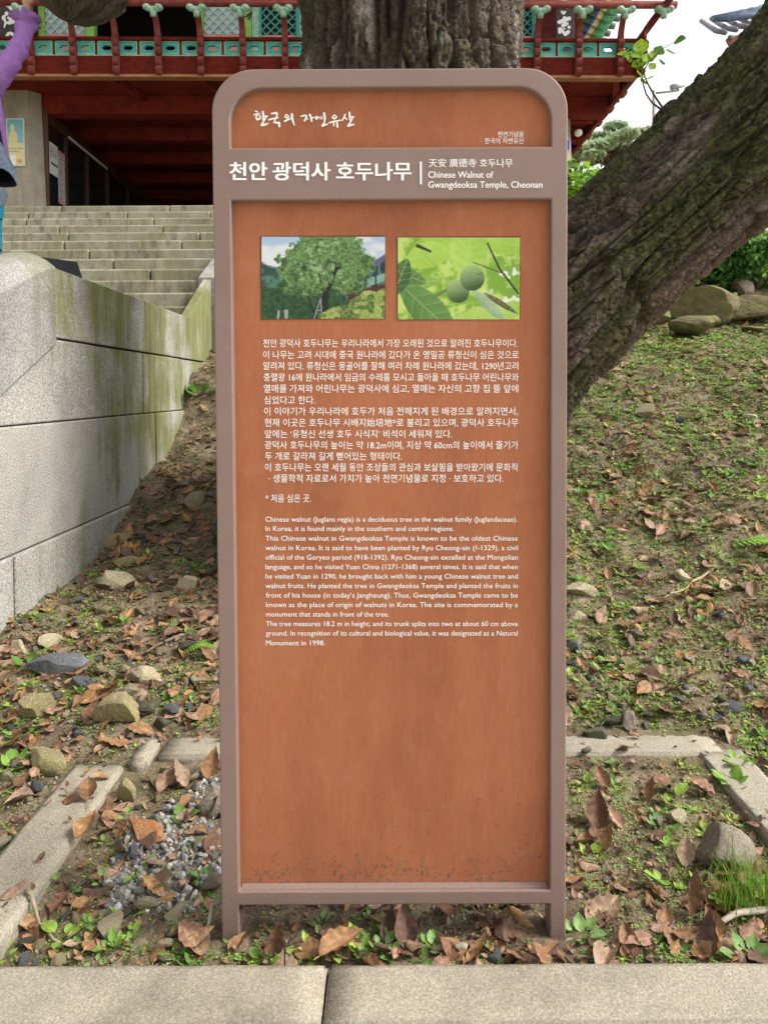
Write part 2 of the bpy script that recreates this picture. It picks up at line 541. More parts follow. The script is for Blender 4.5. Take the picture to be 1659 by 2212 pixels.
# ------------------------------------------------------------------ stairs and parapet
def build_stairs():
    root = thing('stone_staircase', 'wide stained granite staircase climbing to the red pavilion', 'stairs', (-4.5, 6, 0))
    for i in range(-2, 12):
        y = 5.98 + .32 * i; z = 1.92 + .16 * i
        m = MB()
        xs = [-7.6]
        while xs[-1] < -3.2:
            xs.append(xs[-1] + R.uniform(1.0, 1.9))
        xs = [x for x in xs if x < -2.1] + [-1.68]
        for a, b in zip(xs[:-1], xs[1:]):
            dy = R.uniform(-.004, .004)
            y1 = 17.5 if i == 11 else y + .5
            m.box(a + .004, b - .004, y + dy, y1, z - .158, z)
        m.obj('step', M['step'], root, bevel=.016)
    for i in range(10):
        y = .3 + .32 * i; z = .16 + .16 * i
        MB().box(-7.6, -1.92, y, y + .5 if i < 9 else 5.7, z - .158, z - .002).obj('step', M['step'], root, bevel=.006)
    MB().box(-7.6, -1.95, 3.4, 17, -.2, 1.44).obj('stair_core', M['step'], root)
    MB().box(-7.6, -1.75, 6.2, 17, 1.44, 1.9).obj('stair_core', M['step'], root)
    MB().prism([(6.4, 1.5), (9.6, 3.1), (9.6, 3.5), (17.4, 3.5), (17.4, 1.5)], -7.6, -1.75).obj('stair_core', M['step'], root)
    MB().box(-14, -7.62, 9.5, 17.5, 0, 3.68).obj('platform', M['step'], root)
    MB().box(-1.66, 4.6, 9.9, 17.5, 1.5, 3.68).obj('platform', M['step'], root, bevel=.01)

    w = thing('stone_parapet', 'granite block parapet wall beside the stairs streaked with green moss', 'wall', (-1.6, 3, 0))
    # sloped end coping with a crowned top
    prof = [(.6, .48), (2.9, 1.60), (3.1, 1.69), (3.25, 1.75), (3.36, 1.79), (3.41, 1.80)]
    n = 9
    vs = []; fs = []
    ys = np.linspace(.6, 3.41, 40)
    for y in ys:
        zt = np.interp(y, [p[0] for p in prof], [p[1] for p in prof])
        zb = min(1.19 + (y - 2.92) * .5, 1.435)
        for k in range(n):
            s = k / (n - 1)
            x = -1.584 - .34 * s
            vs.append((x, y, zt + .075 * math.sin(math.pi * min(1, s * 1.0)) ** .8 * (s > 0) * (s < 1)))
        vs.append((-1.934, y, zb)); vs.append((-1.584, y, zb))
    r = n + 2
    for j in range(len(ys) - 1):
        for k in range(r):
            k2 = (k + 1) % r
            fs.append([j * r + k, j * r + k2, (j + 1) * r + k2, (j + 1) * r + k])
    fs.append(list(range(r))[::-1]); fs.append([(len(ys) - 1) * r + k for k in range(r)])
    MB().add(vs, fs).obj('sloped_coping', M['coping'], w, bevel=.008)
    c = MB()
    c.prism([(3.425, 1.465), (5.215, 1.465), (5.215, 1.80), (3.425, 1.80)], -1.9, -1.597)
    c.prism([(5.223, 1.465), (6.46, 1.465), (6.46, 2.22), (5.72, 1.80), (5.223, 1.80)], -1.675, -1.6)
    c.obj('level_coping', M['granite'], w, bevel=.006)
    b = MB()
    g = .003
    def blk(poly, off):
        cy = sum(p[0] for p in poly) / len(poly); cz = sum(p[1] for p in poly) / len(poly)
        q = [(p[0] + g * (1 if p[0] < cy else -1), p[1] + g * (1 if p[1] < cz else -1)) for p in poly]
        b.prism(q, -1.75, -1.6 + off)
    z1, z2, z3 = 1.06, 1.46, .51
    blk([(2.67, z1), (3.89, z1), (3.89, z2), (3.45, z2), (3.40, z2 - .03), (2.70, z1 + .04)], -.002)
    blk([(3.89, z1), (4.66, z1), (4.66, z2), (3.89, z2)], -.008)
    blk([(4.66, z1), (5.49, z1), (5.49, z2), (4.66, z2)], -.004)
    blk([(5.49, z1), (6.46, z1), (6.46, z2), (5.49, z2)], -.012)
    blk([(1.6, z3), (2.6, z3), (2.6, z1 - .06), (1.6, z3 + .02)], .0)
    blk([(2.6, z3), (4.87, z3), (4.87, z1), (2.6, z1)], .0)
    blk([(4.87, z3), (6.46, z3), (6.46, z1), (4.87, z1)], .008)
    blk([(.6, -.2), (1.7, -.2), (1.7, z3), (.6, .1)], .0)
    blk([(1.7, -.2), (3.0, -.2), (3.0, z3), (1.7, z3)], .004)
    blk([(3.0, -.2), (4.6, -.2), (4.6, z3), (3.0, z3)], .012)
    blk([(4.6, -.2), (6.46, -.2), (6.46, z3), (4.6, z3)], .004)
    b.obj('wall_blocks', M['granite'], w, bevel=.007)
    MB().prism([(.7, -.2), (6.44, -.2), (6.44, 1.45), (3.45, 1.45), (.7, .12)], -1.88, -1.625).obj('mortar_core', plain('mortar', (.13, .115, .085), (.09, .08, .055), 20, .95, .1), w)
    ck = MB()
    ck.prism([(6.463, 1.2), (9.6, 1.2), (9.6, 3.80), (6.463, 2.24)], -1.72, -1.3)
    ck.obj('upper_coping', M['coping'], w, bevel=.008)

    f = thing('floodlight', 'black wedge shaped floodlight standing on the parapet', 'lamp', (-1.8, 3.95, 1.8))
    p = MB()
    a = Matrix.Translation((-1.80, 3.90, 1.8)) @ Matrix.Rotation(math.radians(-40), 4, 'Z') @ Matrix.Scale(.66, 4)
    p.xf = a
    p.prism([(-.115, .02), (.115, .02), (.012, .195), (-.012, .195)], -.14, .16, 'y')
    p.obj('housing', M['black'], f, bevel=.006)
    q = MB(a); q.box(-.03, .03, -.05, .05, -.002, .03); q.obj('base', M['black'], f)
    q = MB(a); q.box(-.045, .045, -.146, -.1405, .04, .11); q.obj('lens', M['glass'], f)
    return root


# ------------------------------------------------------------------ pavilion
YAW = math.radians(1.0)
BX = Matrix.Translation((0, 10.5, 0)) @ Matrix.Rotation(YAW, 4, 'Z')
BXI = BX.inverted()


def PB(px, py, yl):
    """pavilion-local (x, z) on its plane y = yl seen at (px, py)"""
    o = BXI @ EYE; d = BXI.to_3x3() @ ray(px, py)
    k = (yl - o.y) / d.y
    return (o.x + d.x * k, o.z + d.z * k)


def blob(pts, w, n=10):
    """brush stroke outline pieces: discs and quads along a polyline -> list of polygons (x,z)"""
    out = []
    for i, (p, r) in enumerate(zip(pts, w)):
        out.append([(p[0] + r * math.cos(2 * math.pi * k / n), p[1] + r * math.sin(2 * math.pi * k / n)) for k in range(n)])
        if i + 1 < len(pts):
            q = pts[i + 1]; s = w[i + 1]
            dx, dz = q[0] - p[0], q[1] - p[1]; L = math.hypot(dx, dz) or 1
            nx, nz = -dz / L, dx / L
            out.append([(p[0] + nx * r, p[1] + nz * r), (p[0] - nx * r, p[1] - nz * r), (q[0] - nx * s, q[1] - nz * s), (q[0] + nx * s, q[1] + nz * s)])
    return out


def strokes_mesh(strokes, y, xf=None, step=.00007):
    """strokes: [(points, widths)]; flat raised ink, every polygon a hair proud of the one before"""
    m = MB(xf); k = 0
    for pts, wd in strokes:
        for poly in blob(pts, wd):
            yy = y - k * step; k += 1
            m.add([(p[0], yy, p[1]) for p in poly], [list(range(len(poly)))])
    return m


def build_pavilion():
    root = thing('temple_pavilion', 'red painted raised wooden temple pavilion with turquoise balustrade', 'building', (0, 10.5, 3.68))
    B = lambda: MB(BX)
    xr = PB(1375, 180, 0)[0]                       # right corner
    xl = -11.5
    zt0 = PB(240, 167.5, 0)[1]; zf0 = PB(240, 161, 0)[1]; zf1 = PB(240, 120, 0)[1]; zm0 = PB(240, 88, 0)[1]; zm1 = PB(240, 81, 0)[1]
    zh = PB(420, 6, -.3)[1]
    yB = 8.5
    # edge fascia, trim, rails
    B().box(xl, xr, -.0, .07, zf0, zf1).obj('fascia', M['red'], root, bevel=.004)
    B().box(xl, xr, -.03, .10, zt0, zf0 - .003).obj('trim', M['trim'], root, bevel=.004)
    B().box(xl, xr + .02, -.035, .08, zm0, zm1).obj('rail', M['red'], root, bevel=.004)
    B().box(xl, xr, .01, .05, zf1 + .002, zf1 + .022).obj('rail', M['mint'], root)
    B().box(xr - .07, xr, .072, yB, zt0, zf1).obj('side_fascia', M['red_face'], root, bevel=.004)
    B().box(xr - .08, xr + .035, .082, yB, zm0, zm1).obj('rail', M['red'], root, bevel=.004)
    xe = PB(1460, 20, -.3)[0]
    mh = B(); mh.tube([(xl, -.30, zh), (xe, -.30, zh)], .052, 14); mh.obj('handrail', M['red_face'], root, True)
    mh = B(); mh.tube([(xr + .30, -.52, zh + .01), (xr + .30, yB, zh + .01)], .05, 14); mh.obj('handrail', M['red_face'], root, True)
    # balusters (S curve, scalloped foot) with scroll capitals
    H = zh - .05 - zt0
    def prof():
        fr = []
        zs = np.linspace(0, .60 * H, 41)
        for z in zs:
            ph = (z / (.60 * H) * 4.0) % 1.0
            fr.append((-.045 - .05 * math.sin(math.pi * min(1, ph * 1.0)) ** .6 - .05 * z / (.6 * H), z))
        for z in np.linspace(.63 * H, H, 8):
            s = (z - .6 * H) / (.4 * H)
            fr.append((-.085 - .215 * s ** 1.6 + .03 * math.sin(math.pi * s) - .03, z))
        bk = []
        for z in np.linspace(H, .0, 18):
            s = z / H
            bk.append((-.03 - .24 * max(0, (s - .52) / .48) ** 1.7 + .02 * (s < .5), z))
        return [(max(-.33, y), zt0 + z + .02) for y, z in fr] + [(y, zt0 + z + .02) for y, z in bk]
    bal_prof = prof()
    x0 = PB(66, 120, -.08)[0]; dx = (PB(1250, 120, -.08)[0] - PB(66, 120, -.08)[0]) / 13
    def capital(m, cx, cy, z, side=False):
        for s in (-1, 1):
            c = (cx + (0 if side else s * .082), cy + (s * .082 if side else 0), z + .045)
            m.ball(c, (.062, .075, .040) if not side else (.075, .062, .040), 12, 8)
            c = (cx + (0 if side else s * .045), cy + (s * .045 if side else 0), z + .022)
            m.ball(c, (.05, .06, .035) if not side else (.06, .05, .035), 12, 8)
        m.tube([(cx, cy + .02, z - .07), (cx, cy, z + .05)], [.042, .05], 10)
    k0 = -8
    for k in range(k0, 15):
        x = x0 + dx * k
        if x < xl or x > xr - .1:
            continue
        b = B(); b.prism(bal_prof, x - .042, x + .042, 'x')
        bo = b.obj('baluster', M['red_face'], root, bevel=.006)
        c = B(); capital(c, x, -.29, zh - .105)
        c.obj('capital', M['mint'], bo, True)
    # corner baluster, set on the diagonal
    T = Matrix.Translation((xr - .02, 0.0, 0)) @ Matrix.Rotation(math.radians(45), 4, 'Z')
    b = MB(BX @ T); b.prism([(y * 1.35, z) for y, z in bal_prof], -.045, .045, 'x'); bo = b.obj('baluster', M['red'], root, bevel=.006)
    c = B(); capital(c, xr + .28, -.29, zh - .1); c.obj('capital', M['mint'], bo, True)
    for k in range(1, 13):                         # side balusters
        T = Matrix.Translation((xr, .1 + dx * k, 0)) @ Matrix.Rotation(math.radians(90), 4, 'Z')
        b = MB(BX @ T); b.prism(bal_prof, -.042, .042, 'x'); bo = b.obj('baluster', M['red_face'], root, bevel=.006)
        c = B(); capital(c, xr + .29, .1 + dx * k, zh - .105, True); c.obj('capital', M['mint'], bo, True)
    # turquoise panels with a cloud-shaped opening
    def cloud(cx, cz, a, h, n):
        pts = []
        for i in range(n):
            th = 2 * math.pi * (i + .5) / n
            r = 1 + .10 * math.cos(6 * th)
            pts.append((cx + a * r * math.cos(th), cz + h * (1 + .12 * math.cos(6 * th)) * math.sin(th)))
        return pts
    def panel(m, xa, xb, za, zb):
        n = 40; cx, cz = (xa + xb) / 2, (za + zb) / 2
        inn = cloud(cx, cz, (xb - xa) * .27, (zb - za) * .19, n)
        out = []
        for i in range(n):
            th = 2 * math.pi * (i + .5) / n
            c, s = math.cos(th), math.sin(th)
            k = min((xb - xa) / 2 / abs(c) if abs(c) > 1e-6 else 9, (zb - za) / 2 / abs(s) if abs(s) > 1e-6 else 9)
            out.append((cx + c * k, cz + s * k))
        ci = [np.argmin([(o[0] - X) ** 2 + (o[1] - Z) ** 2 for o in out]) for X in (xa, xb) for Z in (za, zb)]
        for j, (X, Z) in zip(ci, [(X, Z) for X in (xa, xb) for Z in (za, zb)]):
            out[j] = (X, Z)
        vs = [(p[0], .01, p[1]) for p in out] + [(p[0], .01, p[1]) for p in inn] + [(p[0], .045, p[1]) for p in out] + [(p[0], .045, p[1]) for p in inn]
        fs = []
        for i in range(n):
            j = (i + 1) % n
            fs += [[i, j, n + j, n + i], [2 * n + i, 3 * n + i, 3 * n + j, 2 * n + j], [n + i, n + j, 3 * n + j, 3 * n + i]]
        m.add(vs, fs)
    za, zb = zf1 + .024, zm0 - .002
    for k in range(k0, 15):
        for h in (0, 1):
            xa = x0 + dx * (k + h * .5); xb = xa + dx * .5
            if xb > xr + .05 or xa < xl:
                continue
            xb = min(xb, xr)
            m = B(); panel(m, xa + .018, xb - .018, za, zb); po = m.obj('railing_panel', M['cyan'], root)
            m = B(); r = .012
            for (p0, p1, q0, q1) in ((xa + .018, xb - .018, za, za + r), (xa + .018, xb - .018, zb - r, zb), (xa + .018, xa + .018 + r, za + r, zb - r), (xb - .018 - r, xb - .018, za + r, zb - r)):
                m.box(p0, p1, .002, .0095, q0, q1)
            m.obj('moulding', M['mint'], po)
            B().box(xa - .018, xa + .018, -.005, .06, zf1 + .024, zm0 - .001).obj('stile', M['red'], root, bevel=.003)
    for k in range(0, 26):
        ya = .12 + dx * .5 * k
        m = MB(BX @ Matrix.Translation((xr - .01, 0, 0)) @ Matrix.Rotation(math.radians(90), 4, 'Z'))
        panel(m, ya, ya + dx * .5 - .03, za, zb); m.obj('railing_panel', M['cyan'], root)
    # floor, soffit, girders
    B().box(xl, xr - .08, .09, yB, zf1 - .05, zf1 - .005).obj('veranda_floor', M['red_dark'], root)
    B().box(xl, xr - .1, .11, yB, zf0 + .10, zf0 + .14).obj('soffit', M['red_soffit'], root)
    zg = zf0 - .03
    for yg, hh, ww in ((.95, .26, .26), (2.3, .2, .22), (3.6, .2, .22), (4.9, .2, .22), (6.2, .2, .22), (7.5, .2, .22)):
        B().box(xl, xr - .1, yg, yg + ww, zg - hh + .1, zf0 + .098).obj('girder', M['red_soffit'], root, bevel=.01)
    for xg in (-5.75, -1.6, 2.75):
        B().box(xg - .12, xg + .12, 1.22, yB, zg - .2, zf0 + .05).obj('girder', M['red_soffit'], root, bevel=.01)
    for px in (870, 430, 1310, 240):
        gx = PB(px, 180, .4)[0]
        B().prism([(gx, .12), (gx + .10, .12), (gx + .38, .94), (gx + .28, .94)], zf0 - .01, zf0 + .09, 'z').obj('strut', M['red_soffit'], root)
    for yj in np.arange(1.7, 8.2, .65):
        B().box(2.9, xr - .1, yj, yj + .14, zf0 - .02, zf0 + .10).obj('joist', M['red_soffit'], root, bevel=.008)
    # stone pillars, tapering, eight-sided
    def pillar(cx, cy, w0, w1, z0, z1):
        ch = .27
        m = B(); vs = []
        for z, w in ((z0, w0), (z1, w1)):
            h = w / 2; c = h * (1 - 2 * ch)
            vs += [(cx + a, cy + b, z) for a, b in ((-c, -h), (c, -h), (h, -c), (h, c), (c, h), (-c, h), (-h, c), (-h, -c))]
        fs = [[7 - i for i in range(8)], [8 + i for i in range(8)]] + [[i, (i + 1) % 8, 8 + (i + 1) % 8, 8 + i] for i in range(8)]
        m.add(vs, fs)
        return m.obj('stone_pillar', M['pillar'], root, bevel=.01)
    zp = PB(60, 193, .8)[1]
    A0 = PB(68, 440, .75)[0]; A1 = PB(57, 200, .75)[0]; B0 = PB(104, 440, .93)[0]; B1 = PB(91, 228, .93)[0]
    m = B()
    vs = [(-7.0, .75, 3.68), (A0, .75, 3.68), (B0, .93, 3.68), (B0 - .1, .945, 3.68), (-7.0, 1.7, 3.68), (-7.0, .80, zp), (A1, .78, zp), (B1, .93, zp), (B1 - .1, .945, zp), (-7.0, 1.7, zp)]
    m.add(vs, [[4, 3, 2, 1, 0], [5, 6, 7, 8, 9]] + [[i, (i + 1) % 5, 5 + (i + 1) % 5, 5 + i] for i in range(5)])
    m.obj('stone_pillar', M['pillar'], root, bevel=.012)
    pxr = B0
    prx = PB(1250, 330, .9)[0]
    pr = pillar(prx - .45, 1.35, .9, .74, 3.68, PB(1240, 205, .9)[1] + .1)
    for yy in (4.9, 7.6):
        pillar(prx - .45, yy, .8, .7, 3.68, zg)
    # glazed doors along the left of the passage, back wall
    wx = B0 + .006
    B().box(wx - .06, wx - .03, .95, 8.0, 3.68, zg - .1).obj('door_glass', M['glass'], root)
    dr = B()
    for yy in (.945, 1.62, 2.5, 3.45, 4.6, 5.8, 7.0):
        dr.box(wx - .09, wx + .01, yy, yy + (.07 if yy > 1 else .045), 3.68, zg - .1)
    dr.box(wx - .088, wx + .012, .95, 8, zg - .30, zg - .12)
    dr.box(wx - .086, wx + .008, .95, 8, 3.68, 3.86)
    dr.obj('door_frame', M['brownwood'], root, bevel=.006)
    B().box(wx + .012, wx + .03, 1.7, 3.4, zg - .29, zg - .25).obj('light_tube', M['white'], root)
    B().box(wx - .2, prx, 8.2, 8.35, 4.55, zg + .1).obj('back_wall', M['red_dark'], root)
    B().box(wx - .2, wx + 1.9, 8.1, 8.3, 3.68, 4.55).obj('back_wall', M['red_dark'], root)
    B().box(wx + 1.9, prx, 8.05, 8.19, 4.45, 4.55).obj('back_lintel', M['red_soffit'], root)
    B().box(prx - .5, prx - .3, 2.2, 8.2, 3.68, zg + .1).obj('light_blocking_wall', M['red_dark'], root)  # added wall, unseen, keeps light from the open right out of the passage
    B().box(wx + 1.2, prx, 9.5, 9.6, 3.68, 4.6).obj('back_wall', M['red_soffit'], root)
    # upper storey facade
    yF = 1.3
    fx = lambda px: PB(px, 50, yF)[0]
    zfl = zf1; ztop = 9.4
    zs = PB(500, 76, yF)[1]
    def col_(a, b, mat, name, y0=yF - .06, y1=yF + .08, z0=zfl, z1=ztop):
        return B().box(fx(a), fx(b), y0, y1, z0, z1).obj(name, mat, root, bevel=.006)
    def lattice(parent, a, b, mat, w=.018, pitch=.11, y=yF - .01):
        xa, xb = fx(a), fx(b); za_, zb_ = zs, ztop
        m = B()
        for sgn in (1, -1):
            c = -6.0
            while c < 8:
                # line x = xa + c + sgn*(z-za_)
                pts = []
                z_lo, z_hi = za_, zb_
                x_at = lambda z: xa + c + sgn * (z - za_)
                if sgn == 1:
                    z_lo = max(za_, za_ - c); z_hi = min(zb_, za_ + (xb - xa) - c)
                else:
                    z_lo = max(za_, za_ + c - (xb - xa)); z_hi = min(zb_, za_ + c)
                if z_hi - z_lo > .02:
                    p, q = (x_at(z_lo), z_lo), (x_at(z_hi), z_hi)
                    o = w * .5
                    yo = y if sgn == 1 else y + .009
                    m.prism([(p[0] - o, p[1]), (p[0] + o, p[1]), (q[0] + o, q[1]), (q[0] - o, q[1])], yo - .012, yo + .008, 'y')
                c += pitch * 1.414
        return m.obj('lattice', mat, parent)
    def panel_door(a, b, solid):
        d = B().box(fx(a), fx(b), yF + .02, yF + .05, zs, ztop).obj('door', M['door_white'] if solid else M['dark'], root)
        lattice(d, a, b, M['door_bars'] if solid else M['cyan'], .02 if solid else .028, .105 if solid else .10)
        return d
    col_(-420, -40, M['salmon'], 'wall')
    col_(45, 87, M['red_dark'], 'column', yF - .22)
    col_(-40, 0, M['red_dark'], 'column', yF - .20)
    col_(87, 99, M['greenpaint'], 'door_post')
    panel_door(99, 189, True)
    col_(189, 207, M['greenpaint'], 'door_post')
    col_(428, 441, M['greenpaint'], 'door_post')
    panel_door(441, 527, True)
    col_(527, 545, M['greenpaint'], 'door_post')
    col_(546, 561, M['mint'], 'door_post')
    panel_door(566, 640, False)
    col_(561, 566, M['cyan'], 'door_stile'); col_(640, 648, M['cyan'], 'door_stile')
    col_(648, 700, M['mint'], 'door_post')
    panel_door(720, 830, True); panel_door(850, 960, True); panel_door(980, 1085, False)
    col_(700, 720, M['greenpaint'], 'door_post'); col_(830, 850, M['greenpaint'], 'door_post'); col_(960, 980, M['greenpaint'], 'door_post')
    col_(1085, 1100, M['cyan'], 'door_stile')
    panel_door(1100, 1147, False)
    col_(1147, 1152, M['cyan'], 'door_stile'); col_(1152, 1157, M['mint'], 'door_post')
    col_(1157, 1196, M['red_dark'], 'column', yF - .16)
    col_(1196, 1246, M['red_dark'], 'column', yF - .05)
    # salmon wainscot below the doors, dark room behind the opening
    for a, b in ((87, 207), (428, 1157)):
        B().box(fx(a), fx(b), yF - .02, yF + .06, zfl, zs - .004).obj('wainscot', M['salmon'], root)
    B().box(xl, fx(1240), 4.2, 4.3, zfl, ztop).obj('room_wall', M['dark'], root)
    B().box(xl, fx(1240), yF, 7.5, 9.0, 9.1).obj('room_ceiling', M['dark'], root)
    B().box(fx(1236), fx(1246), yF + .09, 7.5, zfl, ztop).obj('side_wall', M['salmon'], root)
    B().box(xl - .1, xl, .1, yB, zfl, ztop).obj('side_wall', M['salmon'], root)
    # calligraphy boards
    def board(pa, pb, yb, strokes, pivot):
        b = B().box(PB(pa, 50, yb)[0], PB(pb, 50, yb)[0], yb, yb + .04, zfl + .1, ztop - .4).obj('calligraphy_board', M['boardblack'], root, bevel=.004)
        st = []
        for pts, wd in strokes:
            st.append(([PB(p[0], p[1], yb - .012) for p in pts], [x * (10.5 + yb) / F for x in wd]))
        strokes_mesh(st, yb - .006, BX, .0001).obj('lettering', M['white'], b, fix=False)
    k = 140 / 1548 / 1.742
    Z1 = lambda L: [(x * k, y * k) for x, y in L]
    board(-6, 47, yF - .27, [
        (Z1([(230, 160), (330, 220), (400, 160)]), [3.2, 3.6, 3]), (Z1([(370, 200), (450, 330), (520, 420)]), [4, 3.6, 2.2]),
        (Z1([(290, 555)]), [4.4]), (Z1([(170, 700), (150, 740), (230, 860)]), [4, 3.6, 2.5]), (Z1([(250, 930), (190, 1130)]), [2.8, 1.4]),
        (Z1([(230, 640), (150, 720)]), [2.2, 3]), (Z1([(350, 740), (560, 640)]), [2.4, 3.8]), (Z1([(470, 720), (450, 900)]), [4.2, 4]),
        (Z1([(290, 930), (400, 950), (640, 890)]), [2, 3.6, 3.4]),
        (Z1([(300, 1480), (360, 1390), (450, 1370), (540, 1420), (590, 1560)]), [2.6, 3, 3.2, 3.4, 2]), (Z1([(330, 1500), (370, 1500)]), [2.2, 2]),
    ], None)
    k2 = 300 / 1659 / 1.742
    Z2 = lambda L: [(2040 / 1.742 + x * k2, y * k2) for x, y in L]
    board(1195, 1241, yF - .11, [
        (Z2([(400, 0), (500, 20)]), [2.2, 3]), (Z2([(480, 40), (450, 70), (490, 110), (520, 160)]), [3, 3.4, 3.6, 2.5]),
        (Z2([(400, 235), (440, 270), (480, 240)]), [2, 3.4, 2]),
        (Z2([(350, 460), (560, 380)]), [4.0, 4.2]), (Z2([(465, 370), (450, 420), (470, 500)]), [4, 3.4, 4]), (Z2([(430, 530), (520, 490)]), [4, 3]),
        (Z2([(360, 600), (360, 670)]), [3.6, 3.4]), (Z2([(420, 650), (480, 710), (540, 660)]), [3, 4, 4]), (Z2([(555, 565)]), [3.6]), (Z2([(385, 590), (420, 640)]), [2.6, 3]), (Z2([(460, 595)]), [2.2]),
        (Z2([(410, 840), (330, 930)]), [3.2, 3.2]), (Z2([(480, 850), (530, 850), (500, 890), (460, 920), (560, 930)]), [2.6, 3.6, 2.6, 2.6, 2.4]),
        (Z2([(430, 1150), (480, 1120), (520, 1150), (480, 1180), (440, 1160)]), [2, 2.4, 2.6, 2.4, 2]), (Z2([(480, 1130), (560, 1130)]), [1.8, 1.2]),
    ], None)
    # roof: tiled top, soffit with painted rafters, tile ends along the right eave
    zr = PB(1293, 98, 6.6)[1]; xe_ = PB(1293, 98, 6.6)[0]
    zi = zr + .85; xi = fx(1246)
    rt = B(); rt.add([(xl - 1, -1.5, zr + .12), (xe_, -1.5, zr + .12), (xi - 2, 4, zr + 2.6), (xl - 1, 4, zr + 2.6), (xe_, 10.3, zr + .12), (xl - 1, 10.3, zr + .12)],
                    [[0, 1, 2, 3], [1, 4, 2], [4, 5, 3, 2]])
    rt.obj('roof', M['tile'], root)
    so_ = B(); so_.add([(xi, -1.4, zi), (xe_, -1.4, zr + .06), (xe_, 10.2, zr + .06), (xi, 10.2, zi)], [[0, 1, 2, 3]])
    so_.add([(xl, -1.4, zr + .06), (xi, -1.4, zi + .05), (xi, 1.3, zi + .05), (xl, 1.3, zi + .05)], [[0, 1, 2, 3]])
    t = NT('painted_eave')
    co = t.coord()
    base = t.ramp(t.noise(co, 6, 5, .7), [(.35, (.08, .36, .17)), (.5, (.22, .55, .28)), (.64, (.6, .7, .38))])
    M['eave'] = t.fin(base, .6)
    so_.obj('eave_soffit', M['eave'], root)
    tp = MB(); m = B()
    bands = [(.0, .66, (.10, .42, .20)), (.66, .71, (.75, .75, .6)), (.71, .79, (.05, .20, .10)), (.79, .83, (.06, .16, .6)), (.83, .88, (.8, .85, .55)), (.88, 1.0, (.14, .58, .32))]
    for yy in np.arange(-1.2, 10.2, .33):
        for a, b, c in bands:
            m.col = c
            p = lambda s: (xi + (xe_ - .06 - xi) * s, yy, zi + (zr - zi) * s - .02)
            m.tube([p(a), p(b)], .095, 8, cap=(b == 1.0))
    t = NT('painted_rafter'); M['rafter'] = t.fin(t.attr('Col').outputs['Color'], .6)
    m.obj('rafters', M['rafter'], root, True, fix=False)
    m = B()
    for yy in np.arange(-1.4, 10.2, .33):
        m.tube([(xe_ - .1, yy, zr + .12), (xe_ + .13, yy, zr + .09)], .085, 10)
    m.obj('roof_tiles', M['tile'], root, True)
    # things fixed to the pillars
    p = thing('poster', 'framed teal and yellow poster on the stone pillar', 'poster', tuple(BX @ Vector((pxr - .5, .7, 5))))
    yp = .75
    xa, za2 = PB(18, 356, yp - .01); xb, zb2 = PB(50, 258, yp - .01)
    yq = yp + .005
    # pillar front leans back as it tapers: keep the poster against it
    B().box(xa - .02, xb + .02, yq - .012, yq + .11, za2 - .02, zb2 + .02).obj('frame', plain('poster_frame', (.62, .6, .54), (.5, .48, .42), 8, .5), p, bevel=.003)
    gx, gz = 36, 96
    u = (np.arange(gx) + .5) / gx; v = (np.arange(gz) + .5) / gz
    U, W = np.meshgrid(u, v)
    C = np.zeros((gz, gx, 3)); C[:] = (.66, .55, .24)
    top = W > .42
    teal = np.stack([.10 + .3 * (1 - W), .36 + .12 * (1 - W), .40 + 0 * W], -1)
    C[top] = teal[top]
    fig = ((U - .33) ** 2 / .018 + (W - .82) ** 2 / .006 < 1) | ((U - .36) ** 2 / .075 + (W - .58) ** 2 / .035 < 1) | ((W - .50) < -.02) & (W > .42)
    C[fig] = (.60, .55, .27)
    rows = ((abs(W - .36) < .018) | (abs(W - .30) < .014) & (U < .75)) & ((np.floor(U * 26) % 5) > 0)
    C[rows] = (.22, .36, .33)
    C[(W < .22) & (U < .5) & (U > .12) & (abs(W - .11) > .008)] = (.72, .72, .66)
    C[((U - .75) ** 2 / .03 + (W - .08) ** 2 / .0022) < 1] = (.50, .33, .10)
    grid_picture('print', C, lambda a, b: BX @ Vector((xa + (xb - xa) * a, yq - .0135, za2 + (zb2 - za2) * b)), p)
    # notices on the glass
    n = thing('paper_notice', 'small white paper notice on the dark door glass', 'notice', tuple(BX @ Vector((wx, 2.2, 5))))
    def onwall(px, py, off):
        o = BXI @ EYE; d = BXI.to_3x3() @ ray(px, py)
        kk = (wx - .03 + off - o.x) / d.x
        q = o + d * kk
        return q.y, q.z
    a0 = onwall(97, 316, .0); a1 = onwall(114, 352, .0)
    zz0, zz1 = onwall(99, 349, 0)[1] - .25, onwall(98, 319, 0)[1]
    yy0, yy1 = 1.04, 1.36
    zc = onwall(105, 337, .0)[1]; hh = .25
    B().box(wx - .029, wx - .022, yy0, yy1, zc - hh, zc + hh).obj('paper', M['white'], n)
    tm = text_raw('광덕사', .0)
    put_text('lettering', [(tm, lambda a, b: BX @ Vector((wx - .0212, yy0 + .04 + (yy1 - yy0 - .08) * a, zc + .02 + .2 * (b))))], M['black'], n)
    mk = B()
    for q in range(7):
        mk.box(wx - .0219, wx - .0212, yy0 + .07 + q * .04, yy0 + .10 + q * .04, zc - .10, zc - .055)
    mk.obj('small_print', M['black'], n)
    s = thing('pink_banner', 'pink edged paper banner with two columns of writing on the door glass', 'banner', tuple(BX @ Vector((wx, 2.6, 4.6))))
    b0 = onwall(124, 324, 0); b1 = onwall(146, 352, 0)
    zz1 = onwall(124, 322, 0)[1]; zz0 = onwall(128, 439, 0)[1]
    gx, gz = 20, 80
    U, W = np.meshgrid((np.arange(gx) + .5) / gx, (np.arange(gz) + .5) / gz)
    C = np.zeros((gz, gx, 3)); C[:] = (.52, .48, .46)
    edge = sst(.38, .5, abs(W - .5))[..., None] * .9 + sst(.40, .5, abs(U - .5))[..., None] * .3
